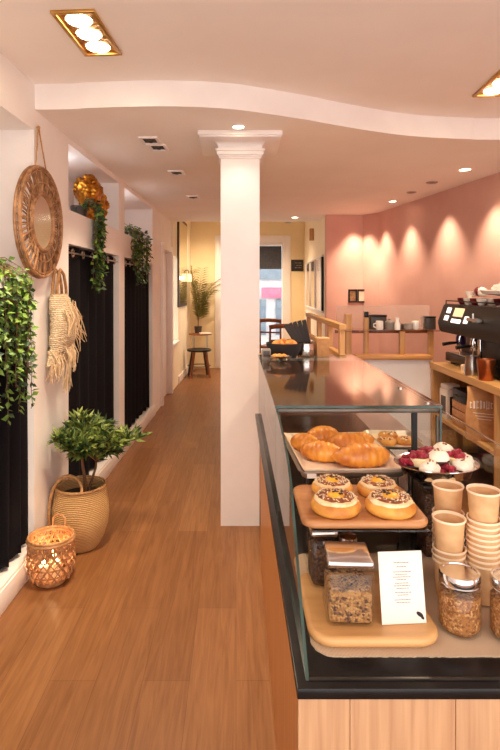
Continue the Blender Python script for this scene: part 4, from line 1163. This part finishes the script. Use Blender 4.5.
def pot(name, label, cat, x, r, h, mat, prof=None, y=SY, z=SZ, handle=None):
    t = thing(name, label, cat, (x, y, z))
    MB().lathe(prof or [(0, 0), (r*.8, 0), (r, h*.15), (r, h*.9), (r*.95, h), (r*.85, h*.97), (r*.85, h*.2), (0, h*.15)], seg=24).build('body', mat, t)
    if handle: MB().tube([(-r*.9, -.0, h*.75), (-r*1.6, 0, h*.65), (-r*1.6, 0, h*.35), (-r*.95, 0, h*.25)], .006, 6).build('handle', mat, t)
    return t
t = thing('storage_box', 'dark box at the left end of the service shelf', 'box', (1.355, SY+.06, SZ)); MB().box((0, 0, .06), (.15, .12, .12), bev=.006).build('box', m_darkc, t); MB().box((0, 0, .128), (.156, .126, .015), bev=.004).build('lid', m_black, t)
pot('mug', 'white mug in front of the dark box on the service shelf', 'mug', 1.345, .034, .085, m_ceramic, y=SY-.06, handle=True)
pot('sugar_pot', 'grey pot with a knob lid on the service shelf', 'pot', 1.455, .045, .085, m_greyc, [(0, 0), (.038, 0), (.046, .02), (.046, .07), (.030, .085), (.012, .09), (.014, .102), (0, .106)])
for k in range(5):
    c = thing('saucer', 'dark saucer in the stack on the service shelf', 'saucer', (1.565, SY+.04, SZ+.0095*k), 0, 'stacked saucers on the service shelf')
    MB().lathe([(0, 0), (.035, 0), (.058, .007), (.058, .009), (.035, .003), (0, .003)], seg=24).build('plate', m_darkc, c)
pot('bowl', 'pale grey bowl beside the saucer stack on the service shelf', 'bowl', 1.625, .045, .060, m_greyc, y=SY-.03)
pot('mug', 'white mug right of the pale grey bowl on the service shelf', 'mug', 1.70, .034, .080, m_ceramic)
pot('carafe', 'slim white carafe between the sugar pot and the saucers on the service shelf', 'carafe', 1.515, .026, .115, m_ceramic, [(0, 0), (.026, 0), (.028, .05), (.014, .085), (.018, .115), (.014, .115), (.010, .085), (0, .08)], y=SY-.05)
pot('water_glass', 'tall clear glass on the service shelf', 'glass', 1.765, .028, .12, m_jar, y=SY-.04)
t = thing('storage_box', 'dark tin at the right end of the service shelf by the coffee machine', 'box', (1.845, SY+.03, SZ)); MB().box((0, 0, .055), (.09, .10, .11), bev=.008).build('box', m_darkc, t)
MB().box((0, 0, .117), (.094, .104, .012), bev=.004).build('lid', m_black, t)
# frames on the pink wall
for k, px in enumerate((352.5, 361.5)):
    yv = P0.y+(P1.y-P0.y)*(px-326.5)/36.5
    t = thing('photo_frame', ('left of two small black frames on the pink wall', 'right of two small black frames on the pink wall')[k], 'picture', ((px-CX)/F*yv, yv-.012, 1.49), R(-.8))
    mb = MB(); a, b, f_ = .060, .092, .020
    for x0, x1, z0, z1 in ((-a, a, b-f_, b), (-a, a, -b, -b+f_), (-a, -a+f_, -b+f_, b-f_), (a-f_, a, -b+f_, b-f_)): mb.bx(x0, x1, -.010, .008, z0, z1, bev=.002)
    mb.build('frame', m_black, t)
    MB().bx(-a+f_, a-f_, -.002, .006, -b+f_, b-f_).build('picture', m_rattan2 if k == 0 else m_parch, t)

# ---- back bar
BX = 1.785; BZ = .92; ya_, yb_ = 2.7, 4.97
t = thing('back_bar', 'pale oak back bar with open shelves under the coffee machine', 'counter', (0, 0, 0))
mb = MB(); mb.prism([(BX, ya_), (wallx(ya_)-.006, ya_), (wallx(yb_)-.006, yb_), (BX, yb_)], BZ-.055, BZ); mb.build('counter_top', m_oak, t, smooth=0)
mb = MB(); mb.prism([(BX+.03, ya_), (wallx(ya_)-.006, ya_), (wallx(yb_)-.006, yb_), (BX+.03, yb_)], .42, .448); mb.build('shelf', m_oak, t, smooth=0)
for y in (2.72, 3.72, yb_-.045): MB().bx(BX+.01, 2.22, y, y+.04, 0, BZ-.0555).build('upright_panel', m_oakz, t)
mb = MB(); mb.prism([(2.205, ya_), (2.222, ya_), (2.222, yb_), (2.205, yb_)], 0, BZ-.056); mb.build('back_panel', m_dwood, t, smooth=0)
MB().bx(BX+.03, 2.2, ya_, yb_-.05, .06, .10).build('plinth', m_dwood, t)
SH = .4485
t = thing('milk_carton_box', 'white and black box at the far end of the back bar shelf', 'box', (1.90, 4.79, SH), R(8))
MB().box((0, 0, .13), (.13, .13, .26), bev=.004).build('box', m_paper, t); MB().box((0, 0, .282), (.125, .12, .042), bev=.010).build('lid', m_paper, t)
MB().box((0, -.0655, .12), (.08, .002, .16)).build('label_panel', m_dsteel, t); MB().box((-.0655, 0, .12), (.002, .08, .16)).build('label_panel', m_dsteel, t)
t = thing('wooden_crate', 'plain wooden crate on the back bar shelf', 'crate', (1.94, 4.45, SH))
mb = MB()
for k in range(3): mb.bx(-.10, -.088, -.15, .15, .005+.07*k, .068+.07*k, bev=.002)
mb.bx(-.088, .12, -.15, -.138, 0, .21); mb.bx(-.088, .12, .138, .15, 0, .21); mb.bx(-.088, .12, -.138, .138, 0, .012); mb.bx(-.088, .12, -.138, .138, .198, .21)
mb.build('crate', m_oakx, t)
t = thing('black_case', 'flat black case lying on the wooden crate', 'case', (1.94, 4.45, SH+.2105))
MB().box((0, 0, .05), (.20, .28, .10), bev=.010).build('body', m_black, t); MB().tube([(-.1, -.05, .05), (-.125, -.04, .05), (-.125, .04, .05), (-.1, .05, .05)], .006, 6).build('handle', m_dsteel, t)
t = thing('kraft_bag', 'big brown kraft bag with white lettering on the back bar shelf', 'bag', (1.895, 4.10, SH), R(-30)); t.scale = (1.08, 1, 1.05)
mb = MB(); V = []
for z, w_, d_ in ((0, .225, .13), (.02, .235, .14), (.18, .24, .135), (.30, .235, .10), (.36, .23, .05), (.385, .23, .03)):
    V.append([mb.bm.verts.new((sx*w_/2+.004*math.sin(z*30+sx), sy*d_/2, z+.008*sx*(z > .35))) for sx, sy in ((-1, -1), (0, -1.06), (1, -1), (1, 1), (0, 1.06), (-1, 1))])
for A, B in zip(V, V[1:]):
    for i in range(6): mb.bm.faces.new((A[i], A[(i+1) % 6], B[(i+1) % 6], B[i]))
mb.bm.faces.new(V[0][::-1]); mb.bm.faces.new(V[-1])
mb.build('bag_body', m_kraftd, t, smooth=20)
mb = MB(); rr = random.Random(9); x = -.095
while x < .09:
    w_ = rr.uniform(.010, .020); h_ = rr.uniform(.040, .062); z = .262-.10*x*x*10
    kind = rr.randint(0, 2); yy = -.0655
    mb.box((x+.003, yy, z), (.005, .003, h_), rot=Matrix.Rotation(R(-11), 4, 'X'))
    if kind != 1: mb.box((x+w_/2, yy-.004+.0, z+h_*.35), (w_, .003, .007), rot=Matrix.Rotation(R(-11), 4, 'X'))
    if kind != 0: mb.box((x+w_-.003, yy, z), (.005, .003, h_*.9), rot=Matrix.Rotation(R(-11), 4, 'X'))
    if kind != 2: mb.box((x+w_/2, yy+.002, z-h_*.35), (w_, .003, .006), rot=Matrix.Rotation(R(-11), 4, 'X'))
    x += w_+.008
for k in range(3): mb.box((0, -.0715, .20-.02*k), (.15-.03*k, .002, .004))
mb.build('white_lettering', m_paper, t, smooth=0)
pot('storage_jar', 'dark brown round jar on the back bar shelf behind the right glass pane', 'jar', 1.90, .075, .17, m_darkc, y=3.55, z=SH)

# ---- espresso machine (front faces the counter, towards -x)
t = thing('espresso_machine', 'large black espresso machine with lit screens on the back bar', 'coffee machine', (0, 0, BZ+.0005))
def prism_y(mb, poly, y0, y1):
    a = [mb.bm.verts.new((x, y0, z)) for x, z in poly]; b = [mb.bm.verts.new((x, y1, z)) for x, z in poly]
    mb.bm.faces.new(a); mb.bm.faces.new(b[::-1]); n = len(poly)
    for i in range(n): mb.bm.faces.new((a[i], a[(i+1) % n], b[(i+1) % n], b[i]))
Y0, Y1 = 3.62, 4.95
mb = MB(); prism_y(mb, [(1.93, .27), (1.865, .285), (1.845, .37), (1.905, .535), (2.21, .535), (2.21, .27)], Y0, Y1)
bmesh.ops.bevel(mb.bm, geom=mb.bm.edges[:], offset=.008, segments=2, affect='EDGES'); mb.build('housing', m_black, t, smooth=40)
MB().bx(2.06, 2.21, Y0+.01, Y1-.01, .10, .275, bev=.004).build('back_body', m_black, t)
MB().bx(1.917, 2.21, Y0, Y1, .018, .098, bev=.010).build('base', m_black, t)
MB().bx(1.925, 2.055, Y0+.05, Y1-.05, .0985, .104, bev=.001).build('drip_grille', m_steel, t)
for y in (Y0+.1, Y1-.1):
    for x in (1.95, 2.17): MB().cyl((x, y, 0), (x, y, .019), .022, 12).build('foot', m_dsteel, t)
MB().bx(1.920, 2.05, Y0+.01, 4.22, .10, .272, bev=.006).build('side_panel', m_black, t)
for k, (y, mt) in enumerate(((4.70, m_violet), (4.42, m_chrome))):
    g = MB().lathe([(0, 0), (.034, 0), (.040, .01), (.040, .05), (.030, .085), (0, .085)], (1.955, y, .19), 24).build('group_head', mt, t)
    hd = MB(); hd.tube([(1.93, y, .205), (1.86, y, .200), (1.80, y, .190)], [.010, .014, .016], 10); hd.build('portafilter_handle', m_black, g)
    MB().lathe([(.030, 0), (.036, .012), (.034, .02), (0, .02)], (1.955, y, .168), 24).build('filter_basket', m_chrome, g)
for y in (4.30, 4.56): MB().tube([(1.90, y, .29), (1.885, y, .25), (1.885, y, .16), (1.90, y+.01, .115)], .007, 8).build('steam_wand', m_chrome, t)
MB().cyl((1.93, 4.27, .272), (1.93, 4.27, .105), .022, 16).build('hot_water_column', m_chrome, t)
ang = math.atan2(1.905-1.845, .535-.37); rm = Matrix.Rotation(ang, 4, 'Y')
def on_panel(u, y): # u 0..1 up the slope
    return Vector((1.845+.06*u-.002, y, .37+.165*u))
for (y, w_, u, h_, mt, nm) in ((4.775, .085, .68, .050, m_screen, 'screen'), (4.775, .085, .28, .045, m_screen, 'screen'), (4.56, .19, .62, .075, m_screen2, 'screen'), (4.56, .19, .18, .035, m_screen, 'screen'), (4.37, .075, .30, .06, m_screen, 'screen')):
    mb = MB(); mb.box(on_panel(u, y), (.004, w_, h_), rot=rm, bev=.001); mb.build(nm, mt, t)
lv = MB().cyl((1.862, 4.10, .425), (1.80, 4.10, .436), .018, 14).build('steam_lever', m_steel, t)
MB().tube([(1.80, 4.01, .436), (1.80, 4.03, .436), (1.80, 4.17, .436), (1.80, 4.19, .436)], [.016, .011, .011, .016], 10).build('lever_bar', m_steel, lv)
MB().cyl((1.80, 4.10, .44), (1.80, 4.10, .485), .009, 8).build('lever_knob', m_steel, lv)
mb = MB()
for y in (Y0+.02, Y1-.02): mb.cyl((1.918, y, .53), (1.918, y, .565), .005, 8); mb.cyl((2.19, y, .53), (2.19, y, .565), .006, 8)
mb.tube([(1.918, Y0+.02, .565), (1.918, Y1-.02, .565)], .005, 8); mb.tube([(2.19, Y0+.02, .565), (2.19, Y1-.02, .565)], .006, 8)
mb.build('cup_rail', m_black, t)
# cups on the machine: lower row and a second layer
MZ = BZ+.0005+.5355
spots_ = []
pl_names = ['at the far left end of the row', 'second from the left', 'third from the left', 'nearest the white footed dish']
protoc = {}
def ccup(x, y, z, white, label, rz, tip=False):
    t = thing('coffee_cup', label, 'cup', (x, y, z), rz); mt = m_ceramic if white else m_redc
    prof_ = [(0, 0), (.020, 0), (.022, .004), (.036, .030), (.041, .058), (.0385, .058), (.033, .030), (.018, .008), (0, .007)]
    mtx = Matrix.Rotation(R(78), 4, 'X') if tip else Matrix()
    off_ = Vector((0, 0, .041)) if tip else Vector((0, 0, 0))
    MB().lathe(prof_, tuple(off_), 28, mat=mtx).build('body', mt, t)
    MB().tube([mtx @ Vector(v)+off_ for v in ((-.036, 0, .046), (-.060, 0, .044), (-.060, 0, .022), (-.032, 0, .020))], .0045, 6).build('handle', mt, t)
    return t
for k in range(4):
    ccup(1.985, 4.74-.125*k, MZ, k % 2 == 1, ('white' if k % 2 else 'burgundy')+' cup on the coffee machine, front row, '+pl_names[k], R(70+10*k), False)
for k in range(4):
    ccup(2.095, 4.68-.125*k, MZ, k % 2 == 0, ('burgundy' if k % 2 else 'white')+' cup on the coffee machine, back row, '+pl_names[k], R(30*k))
for k in range(3):
    ccup(2.02+.01*k, 4.66-.135*k, MZ+.0595, k % 2 == 0, ('burgundy' if k % 2 else 'white')+' cup piled on the upper layer, '+pl_names[k], R(100+50*k), k in (1, 2))
t = thing('cake_stand', 'white footed dish at the right edge on top of the coffee machine', 'dish', (2.07, 4.13, MZ))
MB().lathe([(0, 0), (.07, 0), (.072, .006), (.022, .016), (.018, .075), (.06, .085), (.165, .098), (.19, .125), (.186, .128), (.160, .106), (0, .094)], seg=48).build('dish', m_ceramic, t)
t = thing('napkin_pile', 'crumpled white napkins heaped on the footed dish', 'napkins', (2.07, 4.13, MZ+.106))
mb = MB()
for k, (x, y, z, r) in enumerate(((0, 0, .04, .06), (.05, .03, .03, .045), (-.05, .04, .03, .045), (0, .0, .085, .035), (.0, -.06, .03, .04))): mb.blob((x, y, z), (r, r, r*.8), sub=3, amp=.35, fr=3, seed=k)
for v in mb.bm.verts: v.co.z = max(v.co.z, .001)
mb.build('napkins', m_paper, t, smooth=20)
# jugs on the bar
def jug(name, label, x, y, r, h, mat, rz):
    t = thing(name, label, 'jug', (x, y, BZ+.0005), rz)
    MB().lathe([(0, 0), (r*.92, 0), (r, h*.08), (r*.98, h*.5), (r*.82, h*.8), (r*.86, h), (r*.82, h), (r*.78, h*.8), (r*.93, h*.5), (r*.93, h*.1), (0, h*.06)], seg=32).build('body', mat, t)
    MB().tube([(r*.85, 0, h*.88), (r*1.5, 0, h*.85), (r*1.55, 0, h*.35), (r*.97, 0, h*.22)], .006, 6).build('handle', mat, t)
    return t
jug('milk_jug', 'steel milk jug standing on the back bar before the coffee machine', 1.835, 4.20, .056, .150, m_steel, R(60))
t = thing('copper_tumbler', 'copper brown tumbler right of the steel milk jug', 'tumbler', (1.845, 3.985, BZ+.0005))
MB().lathe([(0, 0), (.050, 0), (.053, .004), (.066, .150), (.066, .154), (.062, .154), (.050, .010), (0, .008)], seg=32).build('body', m_copper, t)
MB().lathe([(0, .135), (.058, .135)], seg=24).build('milk', m_whip, t)
t = thing('salt_cellar', 'tiny pale jar left of the steel milk jug', 'jar', (1.85, 4.38, BZ+.0005)); MB().lathe([(0, 0), (.026, 0), (.028, .05), (.020, .06), (0, .062)], seg=20).build('body', m_parch, t)
t = thing('cutting_board', 'small wooden board lying on the back bar at the right edge', 'board', (1.93, 3.50, BZ+.0005)); MB().box((0, 0, .01), (.22, .3, .02), bev=.005).build('board', m_board, t)

# ---- far room
t = thing('chalkboard', 'small black chalkboard sign on the yellow far wall', 'sign', (1.225, YF-.02, 2.05))
MB().bx(-.12, .12, -.0, .019, -.115, .115, bev=.004).build('board', m_slate, t)
mb = MB(); rr = random.Random(15)
for z, x0, x1 in ((.05, -.05, .08), (-.0, -.02, .09), (-.045, -.05, .07)):
    x = x0
    while x < x1: l = rr.uniform(.008, .02); mb.box((x+l/2, -.0012, z), (l, .001, rr.uniform(.010, .022))); x += l+.008
mb.build('chalk_writing', m_greyc, t, smooth=0)
dr = (q1-(q0+Vector((0, .14)))).normalized(); rzr = -math.atan2(dr.x, dr.y)
def RW(y): 
    a = q0+Vector((0, .14)); return a+dr*((y-a.y)/dr.y)
m_ = RW(9.05); t = thing('wall_mirror', 'long pale framed mirror on the cream side wall of the far room', 'mirror', (m_.x-.003, m_.y, 1.66), rzr)
hl, hh = 1.30, .42
mb = MB()
for y0, y1, z0, z1 in ((-hl, hl, hh-.03, hh), (-hl, hl, -hh, -hh+.03), (hl-.04, hl, -hh+.03, hh-.03), (-.35, -.32, -hh+.03, hh-.03), (.5, .53, -hh+.03, hh-.03)): mb.bx(-.03, 0, y0, y1, z0, z1, bev=.004)
mb.build('frame', m_trim, t); MB().bx(-.03, 0, -hl, -hl+.10, -hh+.03, hh-.03, bev=.004).build('dark_edge', m_black, t)
MB().bx(-.012, -.004, -hl+.10, hl-.04, -hh+.03, hh-.03).build('mirror_glass', m_mirror, t)
m_ = RW(9.1); t = thing('wall_light', 'small wooden wall light above the long mirror', 'lamp', (m_.x-.002, m_.y, 2.40), rzr)
MB().bx(-.07, 0, -.05, .05, 0, .20, bev=.006).build('body', m_oakz, t)
def chair(label, x, y, rz):
    t = thing('wooden_chair', label, 'chair', (x, y, 0), rz)
    MB().box((0, 0, .66), (.40, .38, .035), bev=.010).build('seat', m_mwood, t)
    for sx in (-1, 1):
        MB().tube([(sx*.17, -.16, .645), (sx*.19, -.19, 0)], [.018, .014], 8).build('leg', m_mwood, t)
        MB().tube([(sx*.17, .19, 1.10), (sx*.17, .165, .66), (sx*.19, .20, 0)], [.014, .018, .014], 8).build('leg', m_mwood, t)
    mb = MB(); mb.tube([(-.185, .185, 1.08), (-.10, .215, 1.09), (0, .225, 1.095), (.10, .215, 1.09), (.185, .185, 1.08)], .030, 8, flat=1.0); mb.tube([(-.17, .18, .9), (0, .205, .9), (.17, .18, .9)], .014, 8)
    mb.build('backrest', m_mwood, t)
    MB().tube([(-.18, -.18, .25), (.18, -.18, .25)], .010, 8).build('stretcher', m_mwood, t)
chair('brown wooden high chair in the far room, seen left of the black menus', .55, 7.4, R(200))
chair('brown wooden high chair further back towards the glazed door', .60, 8.7, R(160))
